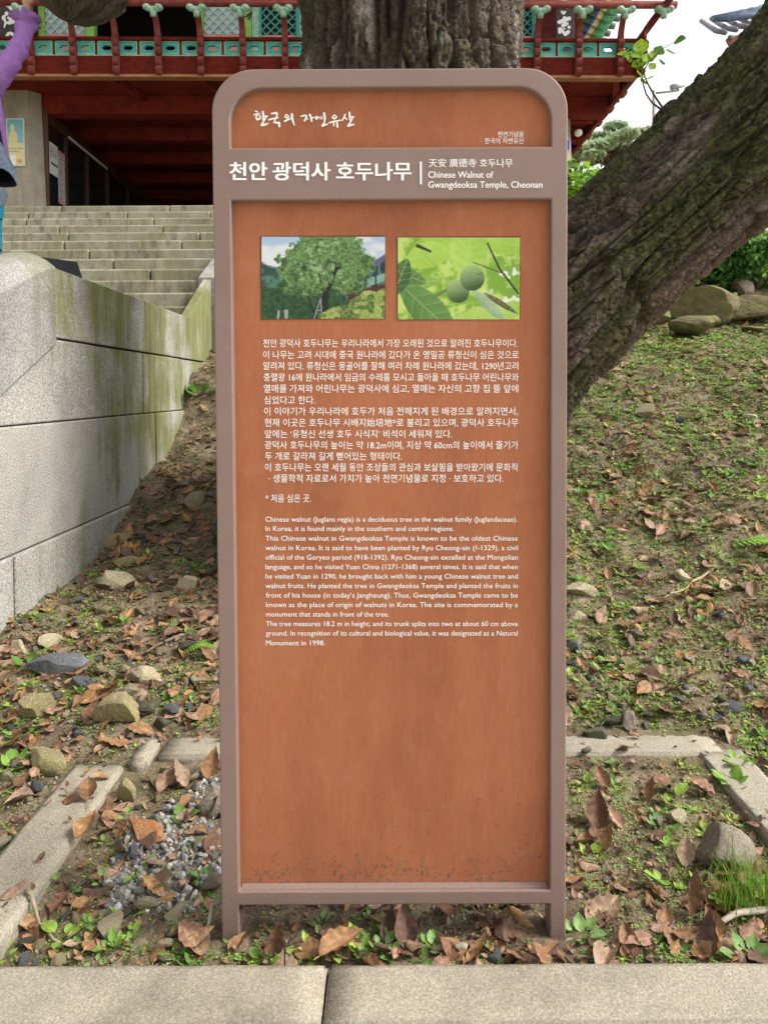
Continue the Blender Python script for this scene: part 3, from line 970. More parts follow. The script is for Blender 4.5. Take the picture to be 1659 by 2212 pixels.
    C = C * (1 - np.clip(edge, 0, 1)) + np.array((.55, .20, .28)) * np.clip(edge, 0, 1)
    ink = ((abs(U - .28) < .09) | (abs(U - .74) < .09)) & (vn(U * 17, W * 70, 4) > .5) & (np.floor(W * 44) % 3 > 0) & (abs(W - .5) < .42)
    C[ink] = (.10, .08, .10)
    grid_picture('sheet', C, lambda a, b: BX @ Vector((wx - .020, b0[0] + (b1[0] - b0[0]) * a, zz0 + (zz1 - zz0) * b)), s, thick=(BX.to_3x3() @ Vector((-.004, 0, 0))))
    # lamp and blue plate on the other pillar
    l = thing('wall_lamp', 'white round lamp on the pillar under the pavilion floor', 'lamp', tuple(BX @ Vector((prx, 1.3, 5.6))))
    c = PB(1250, 287, 1.2)
    m = B(); m.ball((c[0] - .01, 1.2, c[1]), (.065, .065, .06), 14, 10); m.obj('shade', plain('lamp_white', (.75, .73, .66), (.7, .68, .6), 4, .4), l, True)
    m = B(); m.box(c[0] - .12, c[0], 1.18, 1.22, c[1] + .04, c[1] + .06); m.obj('bracket', M['black'], l)
    bp = thing('blue_plate', 'small blue plate with white border on the stone pillar', 'sign', tuple(BX @ Vector((prx - .3, .85, 5.3))))
    q0 = PB(1208, 326, .86); q1 = PB(1231, 301, .86)
    m = B(); m.box(q0[0], q1[0], .85, .95, q0[1], q1[1]); m.obj('plate', M['white'], bp, bevel=.01)
    m = B(); m.box(q0[0] + .012, q1[0] - .012, .845, .8495, q0[1] + .012, q1[1] - .012); m.obj('face', plain('blue_enamel', (.02, .09, .55), (.02, .08, .45), 4, .4), bp)
    # coiled wire on the door post
    wv = thing('wire_coil', 'coil of black wire hanging on the green door post', 'wire', tuple(BX @ Vector((fx(532), yF - .1, 7))))
    cc = PB(531, 24, yF - .09)
    m = B(); m.tube([(cc[0] + .07 * math.cos(a), yF - .085, cc[1] + .085 * math.sin(a)) for a in np.linspace(0, 6.1, 26)], .006, 6)
    m.tube([(cc[0] + .02, yF - .085, cc[1] - .06), (cc[0] + .10, yF - .09, cc[1] - .02), (cc[0] + .05, yF - .08, cc[1] - .13)], .012, 6)
    m.obj('coil', M['black'], wv)


def grid_picture(name, C, fn, parent, thick=None):
    """flat printed picture: a fine grid of cells coloured from C (rows bottom to top)"""
    gz, gx = C.shape[:2]
    V = np.array([tuple(fn(i / gx, j / gz)) for j in range(gz + 1) for i in range(gx + 1)])
    i = np.arange(gz)[:, None] * (gx + 1) + np.arange(gx)[None]
    Fc = np.stack([i, i + 1, i + gx + 2, i + gx + 1], -1).reshape(-1, 4)
    if 'print' not in M:
        t = NT('print'); M['print'] = t.fin(t.attr('Col').outputs['Color'], .35, .4)
    me = np_mesh(name, V, Fc, False, C.reshape(-1, 3))
    return put(name, me, M['print'], parent)


def text_raw(body, bold=0.0, res=3):
    """outline text as flat polygons; a heavier stroke is laid on as shifted layers"""
    c = bpy.data.curves.new('text', 'FONT')
    c.body = body; c.size = 1; c.resolution_u = res
    o = bpy.data.objects.new('text', c)
    COL.objects.link(o)
    dg = bpy.context.evaluated_depsgraph_get()
    me = o.evaluated_get(dg).to_mesh()
    V = np.array([v.co[:] for v in me.vertices]); Fc = [list(p.vertices) for p in me.polygons]
    o.evaluated_get(dg).to_mesh_clear()
    bpy.data.objects.remove(o); bpy.data.curves.remove(c)
    V = V[:, :2]
    x0, x1 = V[:, 0].min(), V[:, 0].max()
    lay = [(0, 0)] if bold <= 0 else [(-bold, 0), (bold, 0)] if bold < .02 else [(-bold, -bold * .5), (bold, -bold * .5), (bold, bold * .5), (-bold, bold * .5)]
    out = []; fs = []
    for k, (dx, dy) in enumerate(lay):
        W = np.stack([(V[:, 0] + dx - x0) / (x1 - x0), V[:, 1] + dy, np.full(len(V), k * .00008)], 1)
        fs += [[i + k * len(V) for i in f] for f in Fc]; out.append(W)
    return np.concatenate(out), fs


def put_text(name, items, mat, parent):
    """items: [(raw, fn(a, b))]; a runs 0..1 along the line, b is the height over the baseline in em"""
    vs = []; fs = []
    for (V, Fc), fn in items:
        b = len(vs)
        vs += [tuple(fn(a, c) + Vector((0, -d, 0))) for a, c, d in V]
        fs += [[i + b for i in f] for f in Fc]
    return put(name, np_mesh(name, np.array(vs), fs), mat, parent)


# ------------------------------------------------------------------ the old walnut tree
def bark_tube(name, pts, rad, nu, nv, seed, mat, parent, depth=.03, cell=(.075, .36), moss=.5, under=0.0, lump=.03, tip=False, grey=.25, knots=(), vr=None):
    pts = np.array([tuple(p) for p in pts]); rad = np.array(rad, float)
    # smooth the axis: Catmull-Rom through the given points
    n = len(pts); k = np.linspace(0, n - 1, nv)
    if vr is not None:
        k = np.interp(np.linspace(0, 1, nv), *vr)
    i = np.minimum(k.astype(int), n - 2); f = (k - i)[:, None]
    g = lambda a, j: a[np.clip(j, 0, n - 1)]
    def cr(a):
        p0, p1, p2, p3 = g(a, i - 1), g(a, i), g(a, i + 1), g(a, i + 2)
        ff = f if a.ndim > 1 else f[:, 0]
        return .5 * (2 * p1 + (p2 - p0) * ff + (2 * p0 - 5 * p1 + 4 * p2 - p3) * ff ** 2 + (3 * p1 - p0 - 3 * p2 + p3) * ff ** 3)
    A = cr(pts); Rr = np.maximum(cr(rad), .001)
    T = np.gradient(A, axis=0); T /= np.linalg.norm(T, axis=1, keepdims=True)
    ref = np.array([0, 1.0, 0.05])
    N = ref - T * (T @ ref)[:, None]; N /= np.linalg.norm(N, axis=1, keepdims=True)
    Bn = np.cross(T, N)
    L = np.concatenate([[0], np.cumsum(np.linalg.norm(np.diff(A, axis=0), axis=1))])
    th = np.linspace(0, 2 * np.pi, nu, endpoint=False)
    TH, LL = np.meshgrid(th, L)
    RM = float(np.median(rad))
    per = 2 * np.pi * RM
    u = TH * RM; v = LL
    def wrap(fn):                                   # blend so that the pattern closes around the stem
        wgt = sst(.90, 1.0, TH / (2 * np.pi))
        a = fn(u)
        if hasattr(a, 'shape'):
            return a * (1 - wgt) + fn(u - per) * wgt
        b = fn(u - per)
        return tuple(x * (1 - wgt) + y * wgt for x, y in zip(a, b))
    def pat(uu):
        wu = uu + .05 * (fbm(uu * 2.0, v * 1.3, seed, 3) - .5) + .012 * (fbm(uu * 14, v * 9, seed + 3, 3) - .5)
        n1 = fbm(wu / cell[0], v / cell[1], seed + 9, 2, .35)
        n2 = fbm(wu / (cell[0] * .55) + 31, v / (cell[1] * .62), seed + 12, 2, .35)
        wd = .6 + .9 * vn(uu * 5, v * 3, seed + 15)
        k1 = sst(.0, .085, np.abs(n1 - .5) / wd); k2 = sst(.0, .075, np.abs(n2 - .5) / wd)
        crack = np.minimum(k1, .35 + .65 * k2)                     # long furrows that part and meet
        idv = sst(.2, .8, vn(wu / cell[0] * 1.3 + 7, v / cell[1] * 2.2, seed + 18))
        g1, g2, id2 = worley((wu + .02 * n1) / (cell[0] * .62), v / (cell[1] * .26), seed + 29)
        c2 = sst(.0, .12, g2 - g1)                                 # short breaks across the plates
        fine = fbm(uu * 55, v * 30, seed + 41, 4, .6)
        return crack, idv, c2, fine, id2
    crack, idv, c2, fine, id2 = wrap(pat)
    big = wrap(lambda uu: fbm(uu * 1.6, v * .9, seed + 60, 3))
    vein = wrap(lambda uu: fbm(uu * 26, v * 2.2, seed + 66, 4))
    d = depth * (crack * (.78 + .44 * idv) - .6) + depth * .26 * c2 * (.2 + 1.6 * id2) * crack + depth * .62 * (fine - .5) + depth * .18 * (vein - .5) + lump * 2 * (big - .5)
    for kt, kl, kr, kh in knots:
        q = np.exp(-(((np.abs((TH - kt + np.pi) % (2 * np.pi) - np.pi) * Rr[:, None]) ** 2 + (LL - kl) ** 2) / kr ** 2))
        d = d + kh * q
    dirv = N[:, None, :] * np.cos(TH)[..., None] + Bn[:, None, :] * np.sin(TH)[..., None]
    fadeR = np.clip(Rr / RM, .15, 1)[:, None]
    V = A[:, None, :] + dirv * (Rr[:, None] + d * fadeR)[..., None]
    # bark colour; the underside is mixed paler and pinker
    m1 = wrap(lambda uu: fbm(uu * 3.2, v * 1.8, seed + 80, 5)); m2 = wrap(lambda uu: fbm(uu * 75, v * 60, seed + 90, 3))
    up = dirv[..., 2]
    C = np.empty(V.shape)
    b1 = np.array((.034, .027, .022)); b2 = np.array((.105, .082, .062)); gr = np.array((.20, .185, .16)); mo = np.array((.062, .068, .020)); mo2 = np.array((.020, .023, .010)); pk = np.array((.15, .10, .075))
    t = np.clip(idv * .55 + id2 * .35 + (fine - .5) * .9, 0, 1)[..., None]
    C[:] = b1 * (1 - t) + b2 * t
    gm = wrap(lambda uu: fbm(uu * 9, v * 1.5, seed + 101, 4)); gg = sst(.62, .72, gm)[..., None] * grey * 3 * crack[..., None]
    C = C * (1 - np.clip(gg, 0, .8)) + gr * np.clip(gg, 0, .8)
    if under:
        un = (sst(.15, .8, -up) * under * (.45 + .55 * sst(.4, .6, m1)))[..., None] * crack[..., None]
        C = C * (1 - un) + pk * (.55 + .8 * t) * un
    mm = sst(.50 - moss * .16, .58 - moss * .10, m1 + .25 * (m2 - .5) + .10 * up)[..., None] * moss * 1.25
    mm = np.clip(mm, 0, .92) * (1 - .6 * sst(.3, .9, -up)[..., None])
    mc = mo2 + (mo - mo2) * sst(.35, .65, m2)[..., None]
    C = (C * (1 - mm) + mc * mm) * 1.25
    i0 = np.arange(len(L) - 1)[:, None] * nu + np.arange(nu)[None]
    i1 = np.arange(len(L) - 1)[:, None] * nu + (np.arange(nu)[None] + 1) % nu
    Fc = np.stack([i0, i1, i1 + nu, i0 + nu], -1).reshape(-1, 4)
    me = np_mesh(name, V.reshape(-1, 3), Fc, True, C.reshape(-1, 3))
    return put(name, me, mat, parent)


def build_tree():
    t = NT('bark')
    co = t.coord()
    c = t.attr('Col').outputs['Color']
    v = t.ramp(t.noise(co, 75, 6, .72), [(.28, .45), (.5, 1.0), (.72, 1.6)])
    base = t.mix(1.0, c, v, 'MULTIPLY')
    lich = t.ramp(t.noise(co, 34, 3, .6), [(.69, 0.0), (.74, .5)])
    base = t.mix(lich, base, (.30, .31, .24))
    h = t.math('ADD', t.noise(co, 90, 6, .7), t.math('MULTIPLY', t.noise(co, 320, 3), .35))
    t.bump(h, 1.0, .012)
    M['bark'] = t.fin(base, .9, .15)
    root = thing('walnut_tree', 'huge old walnut tree with deeply furrowed mossy bark behind the sign', 'tree', (TREE[0], TREE[1], .75))
    Y0 = 3.95
    tp = [P(825, 1300, Y0), P(830, 1010, Y0), P(845, 800, Y0), P(878, 500, Y0), P(886, 147, Y0), P(884, -40, Y0), P(876, -420, Y0), P(850, -900, Y0)]
    tr = [x / F * Y0 for x in (345, 310, 285, 250, 205, 220, 250, 220)]
    bark_tube('trunk', tp, tr, 640, 980, 31, M['bark'], root, .085, (.17, 1.0), .36, 0, .05, grey=.25, vr=([0, .25, .88, 1], [0, 3.2, 5.6, 7]),
              knots=[(math.pi + .22, 2.80, .06, .05)])
    lp = [P(980, 960, 4.0), P(1085, 800, 3.95), P(1215, 660, 3.9), P(1345, 540, 3.85), P(1472, 428, 3.8), P(1600, 310, 3.75), P(1770, 140, 3.7), P(2010, -170, 3.6), P(2260, -600, 3.5)]
    lr = [x / F * 3.85 for x in (230, 172, 158, 143, 144, 152, 156, 160, 150)]
    bark_tube('leaning_trunk', lp, lr, 520, 900, 57, M['bark'], root, .050, (.084, .80), .66, .95, .03, grey=.10, vr=([0, .1, .85, 1], [0, 1.2, 6.2, 8]))
    # broken branch stub on the upper side of the leaning trunk
    bark_tube('branch_stub', [P(1510, 330, 3.82), P(1470, 285, 3.80), P(1446, 252, 3.8), P(1430, 236, 3.8), P(1427, 233, 3.8)], [.16, .12, .085, .05, .004], 120, 110, 77, M['bark'], root, .018, (.04, .12), .4, .3, .012)
    # sagging limb over the stairs
    yl = 4.3
    bark_tube('drooping_limb', [P(870, -430, 3.9), P(640, -470, 4.1), P(400, -400, yl), P(262, -270, yl), P(196, -140, yl), P(164, -38, yl), P(156, 14, yl), P(152, 38, yl), P(151, 44, yl)], [.40, .36, .33, .30, .29, .265, .18, .08, .004], 300, 420, 91, M['bark'], root, .034, (.08, .3), .2, .0, .05, grey=.05)
    # sprig of fresh leaves
    m = MB()
    y = 3.78
    s1 = [P(1432, 240, y), P(1408, 222, y), P(1395, 203, y), P(1388, 180, y), P(1385, 160, y), P(1383, 110, y - .02)]
    s2 = [P(1434, 238, y), P(1412, 205, y), P(1397, 178, y), P(1389, 155, y), P(1400, 135, y), P(1412, 128, y)]
    m.tube(s1, [.006, .005, .004, .0035, .003, .002], 7); m.tube(s2, [.006, .005, .004, .0035, .003, .0025], 7)
    m.tube([P(1389, 155, y), P(1365, 125, y), P(1352, 105, y)], [.003, .002, .0015], 6)
    m.tube([P(1400, 135, y), P(1430, 105, y), P(1455, 92, y)], [.0025, .002, .0015], 6)
    tw = m.obj('sprig', plain('twig_bark', (.10, .075, .05), (.06, .045, .03), 30, .8), root, True)
    lv = [(1383, 118, 1384, 86, 17), (1352, 108, 1346, 122, 16), (1366, 128, 1348, 118, 12), (1385, 125, 1363, 120, 12), (1386, 132, 1410, 124, 11), (1388, 142, 1368, 136, 12), (1388, 150, 1376, 152, 13), (1390, 136, 1403, 140, 9),
          (1390, 168, 1372, 160, 13), (1392, 172, 1411, 170, 10), (1418, 118, 1428, 98, 13), (1455, 92, 1483, 86, 13), (1440, 110, 1458, 122, 11), (1412, 128, 1407, 112, 9), (1383, 176, 1396, 184, 11), (1377, 143, 1362, 144, 8), (1401, 150, 1413, 140, 8), (1430, 140, 1424, 132, 8)]
    for q, (ax, ay, bx, by, wd) in enumerate(lv):
        a = P(ax, ay, y + R.uniform(-.05, .05)); b = P(bx, by, y + R.uniform(-.09, .09))
        c = (.30, .48, .035) if bx < 1415 else (.13, .26, .05)
        V, Fc, C = leaf_arrays(7, 11, (b - a).length, wd / F * y * 2.0, .12, .3, q + 300, c, oval=True)
        d = (b - a).normalized()
        fw = (Vector((R.uniform(-.5, .5), -1, R.uniform(.0, .7))));
        side = d.cross(fw).normalized(); nn = side.cross(d)
        W = np.array([tuple(a + d * p[1] + side * p[0] + nn * p[2]) for p in V])
        put('leaf', np_mesh('leaf', W, Fc, True, C), LEAFG(), tw)


def LEAFG():
    if 'leafg' not in M:
        M['leafg'] = leafmat('green_leaf', .45)
    return M['leafg']


def LEAFD():
    if 'leafd' not in M:
        M['leafd'] = leafmat('dry_leaf', .12, rough=.75)
    return M['leafd']


def leaf_arrays(nx, ny, L, W, curl, cup, seed, col, oval=False, serr=.0, ripple=.0, twist=0.0, stem=0.0, col2=None):
    """one leaf lying along +y, its face up; returns vertices, quads, colours"""
    rr = np.random.RandomState(seed)
    t = np.linspace(0, 1, ny); s = np.linspace(-1, 1, nx)
    S, T = np.meshgrid(s, t)
    prof = np.sin(np.pi * T ** (.85 if oval else .72)) ** (.8 if oval else .9)
    prof = prof * (1 - .35 * T ** 6) + .02
    if serr:
        prof = prof * (1 + serr * np.abs(S) * (np.abs(((T * 9) % 1) - .5) - .25) * 2)
    prof = prof * (1 + .10 * (vn(T * 3, S * 0 + seed * 1.7, 3) - .5))
    x = S * prof * W / 2; y = T * L
    z = cup * np.abs(S) ** 1.5 * prof * W / 2 + ripple * L * np.sin(T * 9 * np.pi + np.abs(S) * 3.0) * np.abs(S) ** 1.2 * prof
    z = z + .25 * ripple * L * (fbm(S * 1.6 + seed, T * 3.1, 5, 3) - .5) * 4 * np.abs(S)
    # curl along the length
    if abs(curl) > 1e-3:
        k = curl / L; a = y * k * 2
        yy = np.sin(a) / (2 * k) - z * np.sin(a); zz = (1 - np.cos(a)) / (2 * k) + z * np.cos(a)
        y, z = yy, zz
    if twist:
        a = twist * (T - .3)
        x, z = x * np.cos(a) - z * np.sin(a), x * np.sin(a) + z * np.cos(a)
    V = np.stack([x, y, z], -1).reshape(-1, 3)
    i = np.arange(ny - 1)[:, None] * nx + np.arange(nx - 1)[None]
    Fc = np.stack([i, i + 1, i + nx + 1, i + nx], -1).reshape(-1, 4)
    c = np.array(col); c2 = np.array(col2 if col2 is not None else col) 
    n = fbm(S * 1.5 + seed * .37, T * 3 + seed, 7, 3)
    q = sst(.4, .62, n)[..., None]
    C = c * (1 - q) + c2 * q
    vein = np.exp(-(S / .10) ** 2) * .35 + .18 * (np.abs(((T * 8 - np.abs(S) * 1.6) % 1) - .5) < .11)
    C = C * (1 + vein[..., None] * (.9 if not oval else .45))
    C = C.reshape(-1, 3)
    if stem:
        st = []
        nseg = 6
        for j in range(nseg):
            f = j / (nseg - 1)
            for k in range(4):
                a = math.pi / 2 * k
                r = .0013
                st.append((r * math.cos(a) + stem * .15 * f * f, -stem * f, r * math.sin(a) + .02 * f * stem))
        b = len(V)
        V = np.concatenate([V, np.array(st)])
        fs = [[b + j * 4 + k, b + j * 4 + (k + 1) % 4, b + (j + 1) * 4 + (k + 1) % 4, b + (j + 1) * 4 + k] for j in range(nseg - 1) for k in range(4)]
        Fc = np.concatenate([Fc, np.array(fs)])
        C = np.concatenate([C, np.tile(np.array((.30, .20, .09)), (len(st), 1))])
    return V, Fc, C


# ------------------------------------------------------------------ information sign
SY = 1.53


def build_sign():
    root = thing('information_sign', 'tall brown metal information sign with white Korean and English text', 'sign', (0, SY, 0))
    t = NT('sign_metal')
    co = t.coord()
    b = t.ramp(t.noise(co, 5, 5, .6), [(.3, (.198, .132, .111)), (.7, (.172, .113, .095))])
    sp = t.ramp(t.noise(co, 420, 2, .6), [(.3, .9), (.7, 1.08)])
    b = t.mix(1.0, b, sp, 'MULTIPLY')
    # mud splashed up from the ground
    sep = t.n('ShaderNodeSeparateXYZ'); tc = t.n('ShaderNodeTexCoord'); t.l(tc.outputs['Object'], sep.inputs[0])
    low = t.ramp(sep.outputs['Z'], [(.0, 1.0), (.42, 0.0)])
    mud = t.math('GREATER_THAN', t.math('ADD', t.noise(co, 200, 2, .6), t.math('MULTIPLY', low, .20)), .80)
    b = t.mix(mud, b, (.12, .085, .055))
    t.bump(t.noise(co, 600, 2), .12, .001)
    metal = t.fin(b, .5, .4)
    t = NT('sign_panel')
    co = t.coord()
    g = t.noise(t.coord((190, 190, 30.0)), 1.0, 6, .7)
    b = t.ramp(g, [(.3, (.282, .098, .045)), (.5, (.302, .110, .052)), (.72, (.322, .124, .060))])
    bl = t.ramp(t.noise(t.coord((5, 5, 2.2)), 1.0, 5, .62), [(.34, (.82, .80, .82)), (.52, (1, 1, 1)), (.75, (1.04, 1.10, 1.2))])
    b = t.mix(1.0, b, bl, 'MULTIPLY')
    dust = t.ramp(t.noise(t.coord((22, 22, 16)), 1.0, 4, .6), [(.56, 0.0), (.74, .16)])
    b = t.mix(dust, b, (.36, .22, .15))
    tc = t.n('ShaderNodeTexCoord'); sep = t.n('ShaderNodeSeparateXYZ'); t.l(tc.outputs['Object'], sep.inputs[0])
    low = t.ramp(sep.outputs['Z'], [(.115, 1.0), (.16, .50), (.32, .15), (.62, 0.0)])
    clump = t.math('MULTIPLY', t.noise(co, 38, 3, .6), .22)
    mud = t.math('GREATER_THAN', t.math('ADD', t.math('ADD', t.noise(t.coord((1, 1, .75)), 170, 2, .6), clump), t.math('MULTIPLY', low, .21)), .925)
    b = t.mix(mud, b, (.13, .095, .062))
    t.bump(t.noise(t.coord((300, 300, 20)), 1.0, 3), .15, .001)
    panel = t.fin(b, .7, .12)
    white = NT('print_white').fin((.74, .73, .70), .6, .2)

    def S(px, py, dy=0.0):
        q = P(px, py, SY + dy)
        return (q.x, q.z)
    D = .020
    TH = .055
    xl = (S(458, 300)[0] + S(480, 2000)[0]) / 2; xr = (S(1226, 300)[0] + S(1222, 2000)[0]) / 2
    zt = S(842, 147.5)[1]
    il = (S(496, 300)[0] + S(519, 1990)[0]) / 2; ir = (S(1190.5, 300)[0] + S(1188, 1990)[0]) / 2
    zu1 = S(842, 188)[1]; zu0 = S(842, 318)[1]; zl1 = S(842, 431)[1]; zl0 = S(842, 1925)[1]; zb = S(842, 1955)[1]
    ro, ri = .088, .072
    # frame: one ring per opening, stitched from an outline with rounded corners
    def arc(cx, cz, r, a0, a1, n=10):
        return [(cx + r * math.cos(a0 + (a1 - a0) * k / n), cz + r * math.sin(a0 + (a1 - a0) * k / n)) for k in range(n + 1)]
    bm = bmesh.new()
    def poly_ring(outer, inner, y0, y1):
        """front-facing plate with a hole: outer and inner have the same number of points"""
        n = len(outer)
        f0 = [bm.verts.new((x, y0, z)) for x, z in outer]; f1 = [bm.verts.new((x, y0, z)) for x, z in inner]
        b0 = [bm.verts.new((x, y1, z)) for x, z in outer]; b1 = [bm.verts.new((x, y1, z)) for x, z in inner]
        for k in range(n):
            j = (k + 1) % n
            bm.faces.new((f0[k], f0[j], f1[j], f1[k])); bm.faces.new((b0[j], b0[k], b1[k], b1[j]))
            bm.faces.new((f0[j], f0[k], b0[k], b0[j])); bm.faces.new((f1[k], f1[j], b1[j], b1[k]))
    zm = zu0
    outer = [(xl, zm)] + [(xl, zt - ro)] + arc(xl + ro, zt - ro, ro, math.pi, math.pi / 2)[1:] + [(0, zt)] + arc(xr - ro, zt - ro, ro, math.pi / 2, 0)[:-1] + [(xr, zt - ro), (xr, zm)]
    # upper opening, then the rest as bars
    iu = [(il, zu0)] + [(il, zu1 - ri)] + arc(il + ri, zu1 - ri, ri, math.pi, math.pi / 2)[1:] + [(0, zu1)] + arc(ir - ri, zu1 - ri, ri, math.pi / 2, 0)[:-1] + [(ir, zu1 - ri), (ir, zu0)]
    n = len(outer)
    f0 = [bm.verts.new((x, SY, z)) for x, z in outer]; f1 = [bm.verts.new((x, SY, z)) for x, z in iu]
    b0 = [bm.verts.new((x, SY + TH, z)) for x, z in outer]; b1 = [bm.verts.new((x, SY + TH, z)) for x, z in iu]
    for k in range(n - 1):
        bm.faces.new((f0[k], f0[k + 1], f1[k + 1], f1[k])); bm.faces.new((b0[k + 1], b0[k], b1[k], b1[k + 1]))
        bm.faces.new((f0[k + 1], f0[k], b0[k], b0[k + 1])); bm.faces.new((f1[k], f1[k + 1], b1[k + 1], b1[k]))
    # posts below, band, bottom rail share these corner points
    def V4(x, z): return (bm.verts.new((x, SY, z)), bm.verts.new((x, SY + TH, z)))
    L0 = (f0[0], b0[0]); L1 = (f1[0], b1[0]); R1 = (f1[-1], b1[-1]); R0 = (f0[-1], b0[-1])
    ZL = [zl1, zl0, zb, -.06]
    Lo = [L0] + [V4(xl, z) for z in ZL]; Li = [L1] + [V4(il, z) for z in ZL]; Ri = [R1] + [V4(ir, z) for z in ZL]; Ro = [R0] + [V4(xr, z) for z in ZL]
    def quad(a, b, c, d):
        bm.faces.new((a[0], b[0], c[0], d[0])); bm.faces.new((d[1], c[1], b[1], a[1]))
    def side(a, b):
        bm.faces.new((a[0], a[1], b[1], b[0]))
    for k in range(4):
        quad(Lo[k], Li[k], Li[k + 1], Lo[k + 1]); quad(Ri[k], Ro[k], Ro[k + 1], Ri[k + 1])
        side(Lo[k + 1], Lo[k]); side(Ro[k], Ro[k + 1])
    quad(Li[0], Ri[0], Ri[1], Li[1]); quad(Li[2], Ri[2], Ri[3], Li[3])
    side(Li[0], Ri[0]); side(Ri[1], Li[1]); side(Li[2], Ri[2]); side(Ri[3], Li[3])
    side(Li[1], Li[2]); side(Ri[2], Ri[1]); side(Li[3], Li[4]); side(Ri[4], Ri[3])
    side(Lo[4], Li[4]); side(Ri[4], Ro[4])
    bmesh.ops.recalc_face_normals(bm, faces=bm.faces)
    me = bpy.data.meshes.new('frame'); bm.to_mesh(me); bm.free()
    fr = put('frame', me, metal, root, .0035, 3)
    # bevelled sill along the bottom rail
    MB().prism([(SY + .010, zl0 + .0), (SY + D - .001, zl0 + .0), (SY + D - .001, zl0 + .006)], il + .004, ir - .004, 'x').obj('sill', metal, root)
    pu = MB(); pu.box(il - .012, ir + .012, SY + D, SY + D + .006, zu0 - .012, zu1 + .012); pu.obj('upper_panel', panel, root)
    pl = MB(); pl.box(il - .012, ir + .012, SY + D, SY + D + .006, zl0 - .012, zl1 + .012); pl.obj('lower_panel', panel, root)

    def line(raw, x0, x1, base, em, dy):
        o = P(x0, base, SY + dy); e = P(x1, base, SY + dy); u = P(x0, base - em, SY + dy) - o
        return (raw, lambda a, b: o + (e - o) * a + u * b)
    dp = D - .0009
    kr = [("천안 광덕사 호두나무는 우리나라에서 가장 오래된 것으로 알려진 호두나무이다.", 569, 1118, 742), ("이 나무는 고려 시대에 중국 원나라에 갔다가 온 영밀공 류청신이 심은 것으로", 569, 1120, 767),
          ("알려져 있다. 류청신은 몽골어를 잘해 여러 차례 원나라에 갔는데, 1290년고려", 569, 1119, 791), ("충렬왕 16에 원나라에서 임금의 수레를 모시고 돌아올 때 호두나무 어린나무와", 570, 1120, 815.5),
          ("열매를 가져와 어린나무는 광덕사에 심고, 열매는 자신의 고향 집 뜰 앞에", 570, 1119, 840), ("심었다고 한다.", 571, 681, 865), ("이 이야기가 우리나라에 호두가 처음 전해지게 된 배경으로 알려지면서,", 571, 1118, 889),
          ("현재 이곳은 호두나무 시배지始培地*로 불리고 있으며, 광덕사 호두나무", 572, 1119, 913.5), ("앞에는 ‘유청신 선생 호두 시식지’ 비석이 세워져 있다.", 572, 976, 938), ("광덕사 호두나무의 높이는 약 18.2m이며, 지상 약 60cm의 높이에서 줄기가", 572, 1119, 962),
          ("두 개로 갈라져 길게 뻗어있는 형태이다.", 573, 868, 986), ("이 호두나무는 오랜 세월 동안 조상들의 관심과 보살핌을 받아왔기에 문화적", 573, 1117, 1010),
          ("· 생물학적 자료로서 가치가 높아 천연기념물로 지정 · 보호하고 있다.", 581, 1087, 1034), ("* 처음 심은 곳.", 574, 672, 1077)]
    put_text('korean_lettering', [line(text_raw(s, .0, 2), a, b, y + 6.6, 19.6, dp) for s, a, b, y in kr], white, root)
    en = [("Chinese walnut (Juglans regia) is a deciduous tree in the walnut family (Juglandaceae).", 574, 1117, 1122), ("In Korea, it is found mainly in the southern and central regions.", 574, 980, 1142),
          ("This Chinese walnut in Gwangdeoksa Temple is known to be the oldest Chinese", 574, 1118, 1163), ("walnut in Korea. It is said to have been planted by Ryu Cheong-sin (?-1329), a civil", 574, 1118, 1183.5),
          ("official of the Goryeo period (918-1392). Ryu Cheong-sin excelled at the Mongolian", 574, 1118, 1204), ("language, and so he visited Yuan China (1271-1368) several times. It is said that when", 574, 1118, 1224.5),
          ("he visited Yuan in 1290, he brought back with him a young Chinese walnut tree and", 574, 1118, 1245), ("walnut fruits. He planted the tree in Gwangdeoksa Temple and planted the fruits in", 574, 1118, 1265.5),
          ("front of his house (in today’s Jangheung). Thus, Gwangdeoksa Temple came to be", 575, 1118, 1286), ("known as the place of origin of walnuts in Korea. The site is commemorated by a", 575, 1118, 1306.5),
          ("monument that stands in front of the tree.", 575, 840, 1327), ("The tree measures 18.2 m in height, and its trunk splits into two at about 60 cm above", 575, 1118, 1347.5),
          ("ground. In recognition of its cultural and biological value, it was designated as a Natural", 575, 1118, 1368), ("Monument in 1998.", 575, 702, 1389)]
    put_text('english_lettering', [line(text_raw(s, .0, 2), a, b, y + 5.0, 15.6, dp) for s, a, b, y in en], white, root)
    hd = [("천안", 497, 577), ("광덕사", 590, 713), ("호두나무", 727, 888)]
    put_text('title_lettering', [line(text_raw(s, .024, 4), a, b, 386, 43, -.0009) for s, a, b in hd], white, root)
    q0 = P(907, 398, SY - .0009); q1 = P(911, 349, SY - .0009)
    MB().box(q0.x, q1.x, SY - .0012, SY - .0006, q0.z, q1.z).obj('divider', white, root)
    sub = [("天安 廣德寺 호두나무", 926, 1107, 359.5, 20), ("Chinese Walnut of", 925, 1065, 384, 20), ("Gwangdeoksa Temple, Cheonan", 925, 1171, 405.5, 20)]
    put_text('subtitle_lettering', [line(text_raw(s, .013 if s[0] in 'CG' else .006, 3), a, b, y, em, -.0009) for s, a, b, y, em in sub], white, root)
    cp = [("천연기념물", 1075, 1131, 295.5, 14), ("한국의 자연유산", 1047, 1131, 309.5, 14)]
    put_text('caption_lettering', [line(text_raw(s, .006, 2), a, b, y, em, dp) for s, a, b, y, em in cp], white, root)
    # brush lettering in the upper panel
    k = 500 / 1659 / 1.742
    st = []
